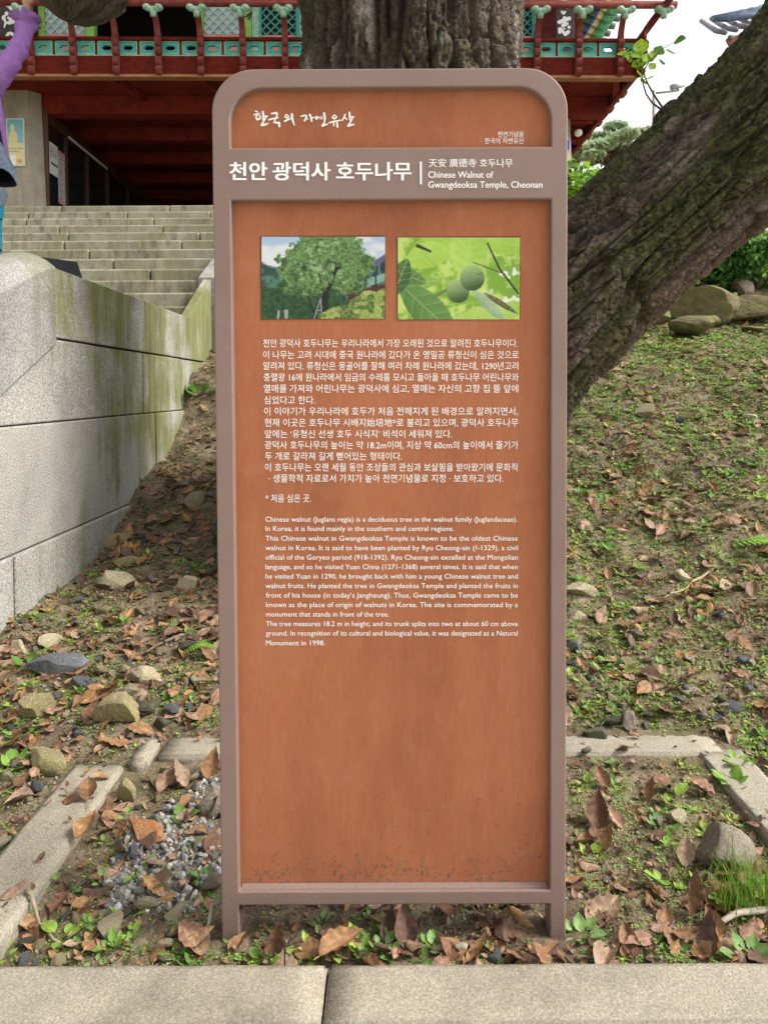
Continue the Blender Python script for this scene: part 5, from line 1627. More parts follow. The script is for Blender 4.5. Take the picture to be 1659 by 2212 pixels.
def build_rocks():
    tan = rockmat('tan_stone', (.19, .15, .085), (.36, .295, .18), (.19, .185, .055), .7)
    pale = rockmat('pale_stone', (.27, .22, .14), (.43, .37, .27), (.24, .22, .09), .5)
    slate = rockmat('slate', (.085, .09, .10), (.15, .155, .165))
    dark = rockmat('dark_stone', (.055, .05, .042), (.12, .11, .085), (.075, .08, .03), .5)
    orange = rockmat('orange_stone', (.30, .12, .045), (.44, .21, .09), (.12, .085, .05), .45)
    grey = rockmat('grey_stone', (.15, .12, .09), (.27, .23, .18))
    M['rock_list'] = [tan, pale, slate, dark, grey]
    M['tan'], M['pale'], M['slate'], M['darkstone'], M['greystone'] = tan, pale, slate, dark, grey
    L = [  # px centre x, base y, width, height, material, label
        (252, 1185, 78, 50, tan, 'angular mossy tan stone nearest the foot of the parapet wall'),
        (262, 1228, 84, 32, tan, 'flat mossy slab above the big pale stone near the parapet'),
        (242, 1275, 100, 52, pale, 'long pale stone with hollowed top near the parapet wall'),
        (404, 1282, 62, 66, pale, 'upright pale tan stone between dry leaves beside the sign post'),
        (415, 1100, 46, 56, pale, 'pale hooked stone high on the slope beside the sign'),
        (108, 1470, 135, 56, slate, 'large blue grey slate below the parapet wall'),
        (70, 1560, 84, 96, tan, 'tall wedge of mossy stone below the slate'),
        (258, 1570, 112, 82, tan, 'mossy stone with a dark left side in front of the leaf with stalk'),
        (312, 1485, 82, 48, pale, 'flat tan stone in the middle of the slope left of the sign'),
        (95, 1668, 118, 62, tan, 'broad flat mossy stone outside the corner of the kerb bed'),
        (348, 1578, 60, 34, dark, 'dark flat stone behind the rear kerb'),
        (322, 1540, 74, 40, dark, 'dark olive stone under the leaf stalk'),
        (35, 1415, 46, 44, pale, 'rough pale stone at the foot of the wall by the dark soil'),
        (100, 1402, 64, 34, pale, 'smooth oblong pale stone below the dark soil heap'),
        (262, 1735, 58, 62, tan, 'blocky tan stone standing on the gravel by the kerb'),
        (306, 1822, 112, 62, orange, 'bright orange brown stone on the grey gravel'),
        (452, 1765, 78, 74, grey, 'grey rock beside the left sign post in the gravel bed'),
        (1566, 1892, 150, 112, grey, 'rounded grey boulder beside the tuft of tall grass'),
        (1399, 905, 44, 46, pale, 'whitish egg shaped stone on the slope under the leaning trunk'),
        (1622, 912, 56, 22, pale, 'thin flat pinkish stone at the edge of the slope'),
        (1252, 1290, 84, 40, pale, 'pale flat stone touching the right sign post, upper of two'),
        (1250, 1345, 66, 36, pale, 'pale flat stone touching the right sign post, lower of two'),
        (1478, 1258, 46, 32, pale, 'smooth grey pebble below the bare soil bank'),
        (1374, 1385, 50, 32, dark, 'dark green grey stone beside a pale dry leaf on the slope'),
        (1362, 1580, 52, 48, grey, 'pale grey stone just behind the rear kerb'),
        (1285, 1602, 54, 44, dark, 'dark angular stone behind the rear kerb beside the sign post'),
        (1465, 1785, 44, 52, pale, 'pale wedge stone leaning by the dry leaves in the bed'),
    ]
    for k, (px, py, wpx, hpx, mt, lab) in enumerate(L):
        q = Gp(px, py)
        s = q.y / F
        a = wpx * s / 2; h = hpx * s / 2
        me = rock_mesh('stone', 40 + k, (a * 1.12, a * R.uniform(.62, .85), h * 1.15), cuts=7 if hpx > 100 else R.randint(8, 12), rough=.05 if hpx > 100 else .028, smooth=(hpx > 100), sub=4 if wpx > 100 else 3)
        o = put('stone', me, mt)
        o.location = (q.x, q.y + a * .4, q.z + h * .55)
        o.rotation_euler = (R.uniform(-.12, .12), R.uniform(-.12, .12), R.uniform(-.4, .4))
        tag(o, lab, 'stone', 'stones singled out around the sign')
        ROCKS.append((q.x, q.y + a * .4, a))
    # boulders edging the top of the slope
    bm_ = rockmat('mossy_boulder', (.085, .066, .037), (.18, .145, .085), (.13, .135, .035), .8)
    for k, (px, py, wpx, hpx, Y, mt, lab) in enumerate([
        (1512, 700, 176, 98, 7.35, bm_, 'big mossy boulder at the top of the slope behind the leaning trunk'),
        (1625, 695, 142, 66, 7.3, bm_, 'mossy boulder right of the biggest boulder'),
        (1520, 716, 128, 40, 7.0, bm_, 'low flat mossy stone lying in front of the boulders'),
        (1604, 640, 52, 44, 7.9, M['greystone'], 'small round grey boulder behind the mossy boulders'),
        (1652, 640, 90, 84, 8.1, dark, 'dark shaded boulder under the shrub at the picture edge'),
        (1420, 705, 60, 50, 7.1, bm_, 'mossy stone half hidden by the leaning trunk'),
        (1572, 662, 46, 34, 7.6, bm_, 'small mossy rock wedged between the two largest boulders'),
        (1640, 722, 60, 26, 7.1, bm_, 'low mossy stone at the picture edge below the boulders'),
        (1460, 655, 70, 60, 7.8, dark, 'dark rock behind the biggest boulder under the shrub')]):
        q = P(px, py, Y); s = Y / F; a = wpx * s / 2; h = hpx * s / 2
        o = put('boulder', rock_mesh('boulder', 140 + k, (a * 1.1, a * .75, h * 1.1), 8, 5, .11, True), mt)
        o.location = (q.x, Y + a * .45, q.z + h * .78)
        tag(o, lab, 'boulder', 'boulders along the top of the slope')


def foliage(name, blobs, n, size, cols, seed, parent, mat, flat=.5, shell=.55, long=1.6):
    """many small leaf faces spread through the volume of some ellipsoids"""
    rr = np.random.RandomState(seed)
    vol = np.array([b[3] * b[4] * b[5] for b in blobs]) ** .67; vol /= vol.sum()
    pick = rr.choice(len(blobs), n, p=vol)
    Bb = np.array(blobs)[pick]
    d = rr.normal(size=(n, 3)); d /= np.linalg.norm(d, axis=1, keepdims=True)
    r = shell + (1 - shell) * rr.rand(n) ** .6
    c = Bb[:, :3] + d * r[:, None] * Bb[:, 3:6] * (1 + .25 * rr.normal(size=(n, 1)) * .5)
    nr = d * .7 + rr.normal(size=(n, 3)) * .6 + np.array([0, 0, flat]); nr /= np.linalg.norm(nr, axis=1, keepdims=True)
    a = np.cross(nr, rr.normal(size=(n, 3))); a /= np.linalg.norm(a, axis=1, keepdims=True)
    b = np.cross(nr, a)
    sz = size * rr.uniform(.6, 1.35, (n, 1))
    a = a * sz * long * .5; b = b * sz * .5
    V = np.stack([c - a, c - a * .1 + b * .9 + nr * sz * .1, c + a, c - a * .1 - b * .9 + nr * sz * .1], 1).reshape(-1, 3)
    Fc = np.arange(4 * n).reshape(n, 4)
    cc = np.array(cols)[rr.randint(0, len(cols), n)] * rr.uniform(.75, 1.2, (n, 1))
    return put(name, np_mesh(name, V, Fc, False, np.repeat(cc, 4, 0)), mat, parent)


def build_far():
    G = LEAFG()
    # clipped hedge beside the pavilion
    h = thing('hedge', 'bright green azalea hedge between the pavilion and the leaning trunk', 'hedge', (3.2, 9.2, 3.0))
    bl = []
    rr = random.Random(3)
    for k in range(26):
        x = 2.2 + 2.2 * rr.random(); top = np.interp(x, [2.2, 2.9, 3.4, 4.5], [4.22, 4.15, 3.98, 3.75])
        bl.append((x, 9.0 + rr.uniform(-.3, .5), top - .34 - .35 * rr.random(), .3, .3, .30))
        bl.append((x, 9.0 + rr.uniform(-.3, .5), top - .75 - .3 * rr.random(), .33, .35, .35))
    foliage('foliage', bl, 15000, .055, [(.22, .40, .02), (.32, .50, .03), (.12, .26, .025), (.06, .15, .025)], 4, h, G, .6, .5, 1.8)
    m = MB()
    for k in range(16):
        x = 2.3 + .13 * k
        m.tube([(x, 9.1, 2.7), (x + rr.uniform(-.1, .1), 9.1, 3.3), (x + rr.uniform(-.2, .2), 9.0, 3.8)], [.025, .016, .006], 6)
    m.obj('stems', plain('hedge_stem', (.06, .045, .03), (.04, .03, .02), 20, .9), h)
    # distant pine
    p = thing('pine_tree', 'pine tree far beyond the pavilion corner, its greens paled for haze', 'tree', (8.6, 26, 3.5))
    bl = []; m = MB()
    c = P(1325, 320, 26)
    m.tube([(c.x, 26, 3.0), (c.x + .1, 26, c.z - .6), (c.x, 26, c.z + .9)], [.25, .18, .05], 8)
    for k in range(34):
        a = rr.uniform(0, 6.28); r = rr.uniform(.1, 1.75); z = c.z + .75 - .42 * r + rr.uniform(-.75, .15)
        q = (c.x + r * math.cos(a), 26 + r * math.sin(a), z)
        m.tube([(c.x, 26, z - .35), ((c.x + q[0]) / 2, (52 + (q[1] - 26)) / 2, z - .15), q], [.06, .035, .012], 5)
        bl.append((q[0], q[1], q[2], .42, .42, .15))
    m.obj('trunk', plain('pine_bark', (.16, .10, .07), (.10, .07, .05), 8, .9), p)
    foliage('crown', bl, 8500, .13, [(.58, .70, .42), (.68, .76, .50), (.46, .58, .38)], 9, p, G, .8, .2, 2.6)  # crown greens lightened so the colour carries the haze and glare
    # shrub with bare stems between the boulders
    s = thing('shrub', 'bushy shrub on bare dark stems growing among the boulders', 'shrub', tuple(P(1582, 640, 8.0)))
    b0 = P(1578, 640, 8.0); m = MB()
    for k in range(9):
        dx = rr.uniform(-.20, .28)
        m.tube([(b0.x + dx * .35, 8.0, b0.z - .15), (b0.x + dx * .7 + rr.uniform(-.04, .04), 8.0 + rr.uniform(-.1, .1), b0.z + .3), (b0.x + dx * 1.3, 8.0 + rr.uniform(-.2, .2), b0.z + .62)], [.022, .016, .006], 6)
    m.obj('stems', plain('shrub_stem', (.035, .028, .02), (.055, .042, .03), 20, .9), s)
    c = P(1612, 555, 8.0); bl = []
    for k in range(16):
        bl.append((c.x + rr.uniform(-.26, .26), 8.0 + rr.uniform(-.25, .25), c.z + rr.uniform(-.22, .16), .17, .17, .15))
    for k in range(6):
        bl.append((c.x - .18 + rr.uniform(-.22, .1), 8.0 + rr.uniform(-.2, .2), c.z - .12 + rr.uniform(-.1, .1), .15, .15, .12))
    foliage('foliage', bl, 5200, .045, [(.08, .20, .035), (.12, .28, .05), (.05, .14, .03)], 12, s, G, .5, .45, 1.7)
    # leafy undergrowth around and behind the boulders
    bl = []
    for k in range(34):
        x = rr.uniform(2.6, 6.4); y = rr.uniform(7.7, 9.3)
        bl.append((x, y, grid_z(x, y) + .08, .24, .24, .13))
    u = foliage('undergrowth', bl, 6500, .06, [(.20, .40, .04), (.30, .50, .05), (.12, .28, .035)], 15, None, G, 1.0, .3, 1.5)
    tag(u, kind='stuff')
    # pale wall of a building beyond the shrub, and a tiled roof higher up
    w = thing('plastered_wall', 'cream plastered wall beyond the shrub', 'wall', (7, 13, 3.2))
    MB().box(6.1, 11, 13.0, 13.3, 2.6, 4.0).obj('wall', plain('cream_plaster', (.66, .60, .48), (.58, .53, .42), 3, .9), w, bevel=.01)
    MB().box(6.08, 11.1, 12.95, 13.35, 4.003, 4.08).obj('ledge', plain('ledge_grey', (.34, .31, .27), (.28, .26, .22), 5, .9), w)
    MB().box(6.1, 11, 13.05, 13.25, 4.083, 4.7).obj('upper_wall', plain('cream_plaster', (.66, .61, .5), (.6, .55, .45), 3, .9), w)
    r = thing('tiled_hall', 'hall with upturned grey tiled roof corner showing beyond the leaning trunk', 'building', (14, 24, 4))
    Yr = 24.0
    A = P(1545, 40, Yr); m = MB()
    for k in range(6):
        f = k / 5
        m.tube([(A.x - .1 + .28 * f, Yr - .3 * f, A.z - .17 * f), (A.x + 1.4, Yr, A.z + .3 - .20 * f), (A.x + 4.5, Yr, A.z + 1.5 - .2 * f), (A.x + 9, Yr, A.z + 3.4)], [.10, .095, .09, .09], 8)
    m.obj('ridge', plain('ridge_tile', (.16, .22, .32), (.10, .13, .18), 6, .5), r, True)
    m = MB()
    for k in range(14):
        t = k / 13
        x = A.x - .20 + 4.6 * t; z = A.z - 1.05 + .16 * t + .9 * t
        m.tube([(x - .05, Yr - 1.2, z), (x + .12, Yr - .2, z + .55), (x + .6, Yr + 2, z + 2.0)], [.085, .085, .08], 9)
        m.tube([(x + .12, Yr - 1.22, z - .18), (x + .12, Yr - 1.18, z - .14)], [.10, .08], 9)
    m.obj('tiles', plain('pale_tile', (.20, .20, .235), (.13, .13, .16), 5, .6), r, True)
    MB().prism([(A.x - .1, A.z - 1.15), (A.x + 4.4, A.z - .1), (A.x + 4.4, A.z - .55), (A.x + .1, A.z - 1.55)], Yr - 1.1, Yr - .9, 'y').obj('eave_board', M['trim'], r)
    MB().prism([(A.x + .25, A.z - 1.62), (A.x + 4.4, A.z - .62), (A.x + 4.4, A.z - 2.6), (A.x + .45, A.z - 2.35)], Yr - .85, Yr - .5, 'y').obj('bracket', M['eave'], r)
    MB().box(A.x + .35, A.x + 9, Yr - .4, Yr + 4, 3, A.z - 1.2).obj('wall', plain('hall_wall', (.5, .48, .45), (.4, .4, .4), 3, .8), r)
    m = MB()
    m.tube([(A.x + .5, Yr - .8, 3), (A.x + .5, Yr - .8, A.z - 1.6)], .10, 10); m.obj('post', plain('blue_grey_post', (.16, .22, .36), (.12, .16, .26), 4, .6), r)
    c = thing('security_camera', 'small grey security camera on a thin pole beyond the trunk', 'camera', tuple(P(1412, 330, 13)))
    a = P(1412, 250, 13); m = MB()
    m.tube([(a.x, 13, 2.9), (a.x, 13, a.z + .45)], .03, 10); m.tube([(a.x, 13, a.z + .40), (a.x + .45, 13, a.z + .45)], .02, 8); m.obj('pole', plain('grey_pole', (.35, .36, .36), (.28, .29, .29), 5, .5), c, True)
    b = P(1462, 190, 13); m = MB(); m.tube([(b.x - .14, 12.9, b.z - .03), (b.x + .12, 13.0, b.z + .06)], [.05, .045], 10); m.obj('housing', plain('camera_grey', (.4, .42, .45), (.3, .32, .35), 5, .4), c, True)
    m = MB(); m.tube([(a.x + .43, 13, a.z + .45), (b.x, 13, b.z)], .018, 8); m.obj('arm', M['black'], c)


# ------------------------------------------------------------------ litter, pebbles and weeds on the ground
KERBS = [(-3, 3, 1.28, 1.434), (-.99, -.815, 1.4, 2.18), (.965, 1.13, 1.4, 2.25), (-.74, 1.07, 2.205, 2.34), (-.82, -.74, 2.16, 2.32)]
POSTS = [(-.40, -.30, 1.5, 1.62), (.30, .43, 1.5, 1.62)]


def on_kerb(x, y, pad=0.0):
    return any(a - pad < x < b + pad and c - pad < y < d + pad for a, b, c, d in KERBS + POSTS)


def zone(x, y):
    if 1.45 < y < 2.2 and -.83 < x < .98:
        if y < 1.60 and -.36 < x < .36:
            return 'strip'
        return 'gravel' if x < 0 else 'bed'
    return 'left' if x < .1 else 'right'


def seen(x, y, z):
    a, b = pix(x, y, z)
    if not (-30 < a < 1690 and 0 < b < 2240):
        return False
    if y > 1.55 and 470 < a < 1215 and 150 < b < 1950:
        return False
    return True


def sample(n, dens, rr, ymax=7.4):
    out = []
    while len(out) < n:
        y = 1.46 + (ymax - 1.46) * rr.random() ** 1.35
        lim = min(.62 * y + .15, 4.3)
        x = rr.uniform(max(-1.58, -lim), lim)
        if rr.random() > dens(x, y):
            continue
        if (x - TREE[0]) ** 2 + (y - TREE[1]) ** 2 < .75 ** 2 and y > 3.2:
            continue
        out.append((x, y))
    return out


def merged(name, parts, mat, label_kind='stuff'):
    """parts: [(V, F, C, 4x4)] -> one mesh of uncountable litter"""
    vs = []; fs = []; cs = []; b = 0
    for V, Fc, C, m in parts:
        m = np.array(m)
        vs.append(V @ m[:3, :3].T + m[:3, 3]); fs.append(Fc + b); cs.append(C); b += len(V)
    o = put(name, np_mesh(name, np.concatenate(vs), np.concatenate(fs), True, np.concatenate(cs)), mat)
    tag(o, kind='stuff')
    return o


GZ = grid_z


def slope_rot(x, y, yaw, tilt, roll):
    e = .02
    n = Vector((-(GZ(x + e, y) - GZ(x - e, y)) / (2 * e), -(GZ(x, y + e) - GZ(x, y - e)) / (2 * e), 1)).normalized()
    return n.rotation_difference(n) @ Vector((0, 0, 1)).rotation_difference(n) @ Quaternion((0, 0, 1), yaw) @ Quaternion((1, 0, 0), tilt) @ Quaternion((0, 1, 0), roll)


LEAFCOL = [((a[0] * 1.0, a[1] * 1.06, a[2] * 1.12), (b[0] * 1.0, b[1] * 1.06, b[2] * 1.12)) for a, b in [((.150, .072, .036), (.098, .047, .026)), ((.215, .108, .052), (.135, .065, .032)), ((.115, .060, .038), (.075, .040, .027)), ((.275, .148, .066), (.19, .092, .040)),
           ((.27, .165, .10), (.18, .105, .064)), ((.32, .175, .07), (.22, .110, .045)), ((.20, .10, .062), (.27, .155, .095)), ((.30, .20, .13), (.22, .135, .085))]]


def build_litter():
    rr = random.Random(77)
    D = LEAFD(); G = LEAFG()
    # ---- dry leaves
    lm = []; raw = []
    for k in range(22):
        c, c2 = LEAFCOL[k % len(LEAFCOL)]
        L = .10
        V, Fc, C = leaf_arrays(9, 17, L, L * rr.uniform(.42, .62), rr.uniform(.05, .52) * rr.choice((1, 1, -.6)), rr.uniform(-.2, .95), 500 + k, c, serr=.03, ripple=rr.uniform(.012, .04), twist=rr.uniform(-.9, .9), stem=(.06 if k % 4 == 0 else .012), col2=c2)
        raw.append((V, Fc, C))
        lm.append(np_mesh('dry_leaf', V, Fc, True, C)); lm[-1].materials.append(D)
    def dens(x, y):
        z = zone(x, y)
        cl = float(fbm(x * 2.6 + 5, y * 2.6, 44, 3))
        wall = .6 * math.exp(-((x + 1.55) / .2) ** 2) if y > 2.4 else 0
        return {'gravel': .34, 'bed': .34, 'strip': .55, 'left': .75 + wall, 'right': .60}[z] * (.35 + 1.3 * float(sst(.38, .62, cl)))
    pts = sample(3600, dens, rr)
    items = []
    for x, y in pts:
        zz = zone(x, y)
        if on_kerb(x, y, .015) and rr.random() > .06:
            continue
        sz = rr.uniform(.35, 1.05) if y > 2.3 else rr.uniform(.32, .85)
        if rr.random() < .25: sz *= .6
        k = rr.randrange(len(lm))
        flip = math.pi if rr.random() < .35 else 0
        q = slope_rot(x, y, rr.uniform(0, 6.28), rr.uniform(-.15, .22) + flip, rr.uniform(-.4, .4))
        z = GZ(x, y)
        if on_kerb(x, y, .01): z = .046 if y > 1.5 else .018
        items.append([x, y, z + .010 * sz + (.012 if flip else 0), q, sz, k, zz])
    # leaves placed where the photograph shows them large
    hand = [(590, 2075, 1.05, 0, 1.5, .9, 'tall rust brown leaf standing on edge behind the kerb, left of the joint'), (690, 2100, 1.25, 3, .2, .1, 'broad tan leaf hanging over the front kerb at the joint'), (740, 2065, 1.05, 7, .4, -.3, 'pink brown leaf with clear veins behind the green blade'),
            (880, 2062, 1.15, 2, 1.3, .5, 'dark crumpled leaf under the middle of the sign'), (495, 2070, .7, 1, .7, .5, 'folded rusty leaf leaning on the foot of the left post'), (440, 2075, 1.3, 6, 1.9, .1, 'long purplish leaf lying along the front kerb'),
            (405, 2065, .85, 5, .3, .3, 'small orange leaf in front of the left post'), (345, 1720, 1.25, 4, .8, .2, 'large ribbed leaf on the gravel beside the rear kerb'), (405, 1705, 1.15, 7, 2.2, .4, 'long curled leaf with spots leaning by the rear kerb'), (450, 1690, 1.2, 3, 1.1, .5, 'golden ribbed leaf touching the left post'),
            (190, 1760, 1.2, 1, 1.6, .3, 'red brown leaf with a long stalk lying across the kerb'), (165, 1850, 1.2, 5, 1.0, .3, 'long orange leaf along the inner side of the kerb'), (250, 1820, .75, 3, .2, .5, 'round ribbed leaf in the middle of the gravel'), (440, 1780, .9, 2, .3, .6, 'dark purple brown leaf beside the left post'), (380, 1790, .8, 4, .5, .2, 'pale tan leaf behind the orange stone'),
            (105, 1985, .75, 0, .6, .3, 'reddish leaf at the near end of the side kerb'), (1395, 1735, .9, 3, .1, .6, 'golden shell shaped leaf in the soil bed'), (1310, 1710, .95, 1, 1.4, .3, 'tan leaf below the rear kerb, right of the sign'), (1290, 1800, 1.3, 0, .9, .5, 'long red brown curled leaf beside the right post'), (1345, 1795, .9, 6, 1.7, .2, 'pinkish pointed leaf in the soil bed'), (1545, 1725, 1.1, 6, 2.3, .3, 'purple brown leaf near the side kerb'),
            (1300, 1845, .95, 5, .1, .6, 'tan cupped leaf below the long curled leaf'), (1480, 1880, .95, 7, .8, .4, 'pale pink brown leaf touching the boulder'), (1580, 1990, 1.2, 0, 2.0, .2, 'rusty leaf with frilled edge under the grass tuft'), (1490, 1985, 1.45, 0, 1.57, 1.0, 'tall red leaf standing upright in front of the boulder'), (1280, 2020, 1.45, 4, .5, .1, 'broad greyish leaf lying beside the right post'), (1555, 2040, .9, 1, 1.2, .3, 'perforated brown leaf near the bent stick'),
            (1520, 2075, 1.2, 2, .2, .7, 'dark ribbed leaf against the front kerb'), (225, 1520, 1.15, 3, .4, .6, 'fan shaped tan leaf with long yellow stalk on the slope'), (1360, 2072, .85, 1, 1.0, .2, 'orange brown leaf by the weed at the right post')]
    for q, (px, py, sz, col, yaw, up, lab) in enumerate(hand):
        p = Gp(px, py)
        if on_kerb(p.x, p.y, .02): up = 0.0
        c, c2 = LEAFCOL[col]
        V, Fc, C = leaf_arrays(11, 21, .11, .058 if up < .9 else .05, .42 if up > .3 else .2, .7, 900 + q, c, serr=.05, ripple=.035, twist=rr.uniform(-.7, .7), stem=(.09 if 'stalk' in lab else .015), col2=c2)
        me = np_mesh('dry_leaf', V, Fc, True, C)
        o = put('dry_leaf', me, D)
        o.scale = (sz * .76,) * 3
        o.rotation_mode = 'QUATERNION'
        # up: how far the leaf is raised towards the viewer
        o.rotation_quaternion = Quaternion((0, 0, 1), yaw - 1.2) @ Quaternion((1, 0, 0), up * .95) if up < .85 else Quaternion((0, 0, 1), rr.uniform(-.4, .4)) @ Quaternion((1, 0, 0), 1.25) @ Quaternion((0, 1, 0), rr.uniform(-.5, .5))
        z = p.z
        if on_kerb(p.x, p.y, .012): z = .047 if p.y > 1.5 else .02
        o.location = (p.x, p.y, z + .008)
        tag(o, lab, 'dry leaf', 'dry leaves singled out in front')
    grp = {'left': ('dry leaves on the stony slope beside the parapet', 'brown curled dry leaf on the stony slope between parapet and sign'), 'right': ('dry leaves on the weedy slope', 'brown dry leaf on the weedy slope under the leaning trunk'), 'gravel': ('dry leaves in the gravel bed', 'brown curled dry leaf in the gravel bed left of the sign'),
           'bed': ('dry leaves in the soil bed', 'curled brown leaf in the soil bed between sign and boulder'), 'strip': ('dry leaves under the sign', 'crumpled brown leaf in the strip between the sign posts')}
    def pick(items, n):
        vis = [it for it in items if seen(it[0], it[1], it[2])]
        vis.sort(key=lambda it: -it[4] / it[1])
        return vis[:n], vis[n:]
    top, rest = pick(items, 265)
    for x, y, z, q, sz, k, zz in top:
        o = bpy.data.objects.new('dry_leaf', lm[k]); COL.objects.link(o)
        o.location = (x, y, z); o.rotation_mode = 'QUATERNION'; o.rotation_quaternion = q; o.scale = (sz,) * 3
        tag(o, grp[zz][1], 'dry leaf', grp[zz][0])
    hid = [it for it in items if not seen(it[0], it[1], it[2])]
    merged('leaf_litter', [(raw[k][0] * sz, raw[k][1], raw[k][2], Matrix.Translation((x, y, z)) @ q.to_matrix().to_4x4()) for x, y, z, q, sz, k, zz in rest + hid], D)
    # small crumbled fragments
    fr = []
    sm = [leaf_arrays(4, 6, .03, .018, .5, .4, 700 + k, LEAFCOL[k][0], ripple=.05, col2=LEAFCOL[k][1]) for k in range(8)]
    for x, y in sample(11000, lambda x, y: .75 if zone(x, y) != 'gravel' else .3, rr):
        if on_kerb(x, y, .004) and (y < 1.5 or rr.random() > .16): continue
        V, Fc, C = sm[rr.randrange(8)]
        s = rr.uniform(.35, 1.25) * (1 if y > 2.3 else .75)
        fr.append((V * s, Fc, C, Matrix.Translation((x, y, (GZ(x, y) if not on_kerb(x, y, .004) else (.052 if y > 1.5 else .023)) + .004)) @ slope_rot(x, y, rr.uniform(0, 6.28), rr.uniform(-.3, .6), rr.uniform(-.5, .5)).to_matrix().to_4x4()))
    merged('leaf_crumbs', fr, D)

    # ---- stones and pebbles
    sms = []
    for k in range(12):
        me = rock_mesh('stone', 300 + k, (.5, rr.uniform(.35, .5), rr.uniform(.24, .38)), 9, 2, .05)
        sms.append(me)
    variants = []
    for k, me in enumerate(sms):
        for mt in M['rock_list']:
            m2 = me.copy(); m2.materials.append(mt); variants.append((m2, mt))
    def sd(x, y):
        z = zone(x, y)
        return {'gravel': .35, 'bed': .32, 'strip': .2, 'left': 1.0 if y < 3.2 else .75, 'right': .85 if y < 2.8 else .16}[z]
    st = []
    for x, y in sample(2300, sd, rr, 6.5):
        if on_kerb(x, y, .02) and rr.random() > .10: continue
        s = rr.uniform(.018, .05) * (1.0 if rr.random() < .8 else 1.8)
        if zone(x, y) in ('bed', 'strip'): s *= .6
        if any((x - a) ** 2 + (y - b) ** 2 < (c * .9) ** 2 for a, b, c in ROCKS): continue
        z = GZ(x, y)
        if on_kerb(x, y, .02): z = (.052 if y > 1.5 else .023); s *= .55
        st.append([x, y, z + s * .14, None, s, rr.randrange(len(variants)), zone(x, y)])
    top, rest = pick(st, 235)
    sg = {'left': ('stones strewn on the slope beside the parapet', 'small stone strewn on the slope between parapet and sign'), 'right': ('stones strewn on the weedy slope', 'small stone strewn on the weedy slope right of the sign'), 'gravel': ('larger stones among the gravel', 'stone lying among the gravel left of the sign'), 'bed': ('pebbles in the soil bed', 'pebble lying in the soil bed between sign and boulder'), 'strip': ('pebbles under the sign', 'pebble in the strip between the sign posts')}
    for x, y, z, _, s, k, zz in top:
        o = bpy.data.objects.new('stone', variants[k][0]); COL.objects.link(o)
        o.location = (x, y, z); o.rotation_euler = (rr.uniform(-.5, .5), rr.uniform(-.5, .5), rr.uniform(0, 6.28)); o.scale = (s, s, s)
        tag(o, sg[zz][1], 'stone', sg[zz][0])
    # gravel: too many to count
    ico = []
    for k in range(10):
        me = rock_mesh('g', 400 + k, (.5, rr.uniform(.36, .5), rr.uniform(.26, .4)), 8, 1, .06)
        n = len(me.vertices); V = np.array([v.co[:] for v in me.vertices]); Fc = np.array([list(p.vertices) for p in me.polygons]); ico.append((V, Fc)); bpy.data.meshes.remove(me)
    gc = [(.20, .195, .185), (.27, .265, .25), (.14, .138, .135), (.33, .32, .30), (.25, .22, .18), (.10, .10, .10)]
    bc = [(.20, .15, .10), (.27, .21, .14), (.13, .10, .07), (.30, .26, .20), (.19, .17, .145)]
    parts = []
    def add(x, y, s, col, lift=.2):
        V, Fc = ico[rr.randrange(10)]
        z = GZ(x, y)
        parts.append((V * s, Fc, np.tile(np.array(col) * rr.uniform(.8, 1.15), (len(V), 1)), Matrix.Translation((x, y, z + s * lift)) @ Quaternion((rr.gauss(0, 1), rr.gauss(0, 1), rr.gauss(0, 1), rr.gauss(0, 1))).normalized().to_matrix().to_4x4()))
    for k in range(2100):
        x = rr.uniform(-.81, -.28); y = rr.uniform(1.62, 2.18)
        e = float(fbm(x * 4, y * 4, 61, 3)) + .30 * math.exp(-(((x + .60) / .22) ** 2 + ((y - 1.86) / .22) ** 2)) - .10
        if e < .52 or on_kerb(x, y, .01): continue
        add(x, y, rr.uniform(.014, .036), rr.choice(gc), rr.uniform(-.12, .28))
    for x, y in sample(6500, lambda x, y: {'gravel': .3, 'bed': .8, 'strip': .5, 'left': .8, 'right': .55 if y < 3 else .2}[zone(x, y)], rr, 5):
        if on_kerb(x, y, .006): continue
        add(x, y, rr.uniform(.004, .015) * (1 if y < 2.3 else 1.3), rr.choice(bc + gc[:1]))
    t = NT('gravel'); co = t.coord()
    b = t.mix(1.0, t.attr('Col').outputs['Color'], t.ramp(t.noise(co, 160, 4, .7), [(.3, .7), (.7, 1.2)]), 'MULTIPLY')
    gm = t.fin(b, .85, .25)
    o = merged('gravel', parts, gm)
    for p in o.data.polygons: p.use_smooth = False

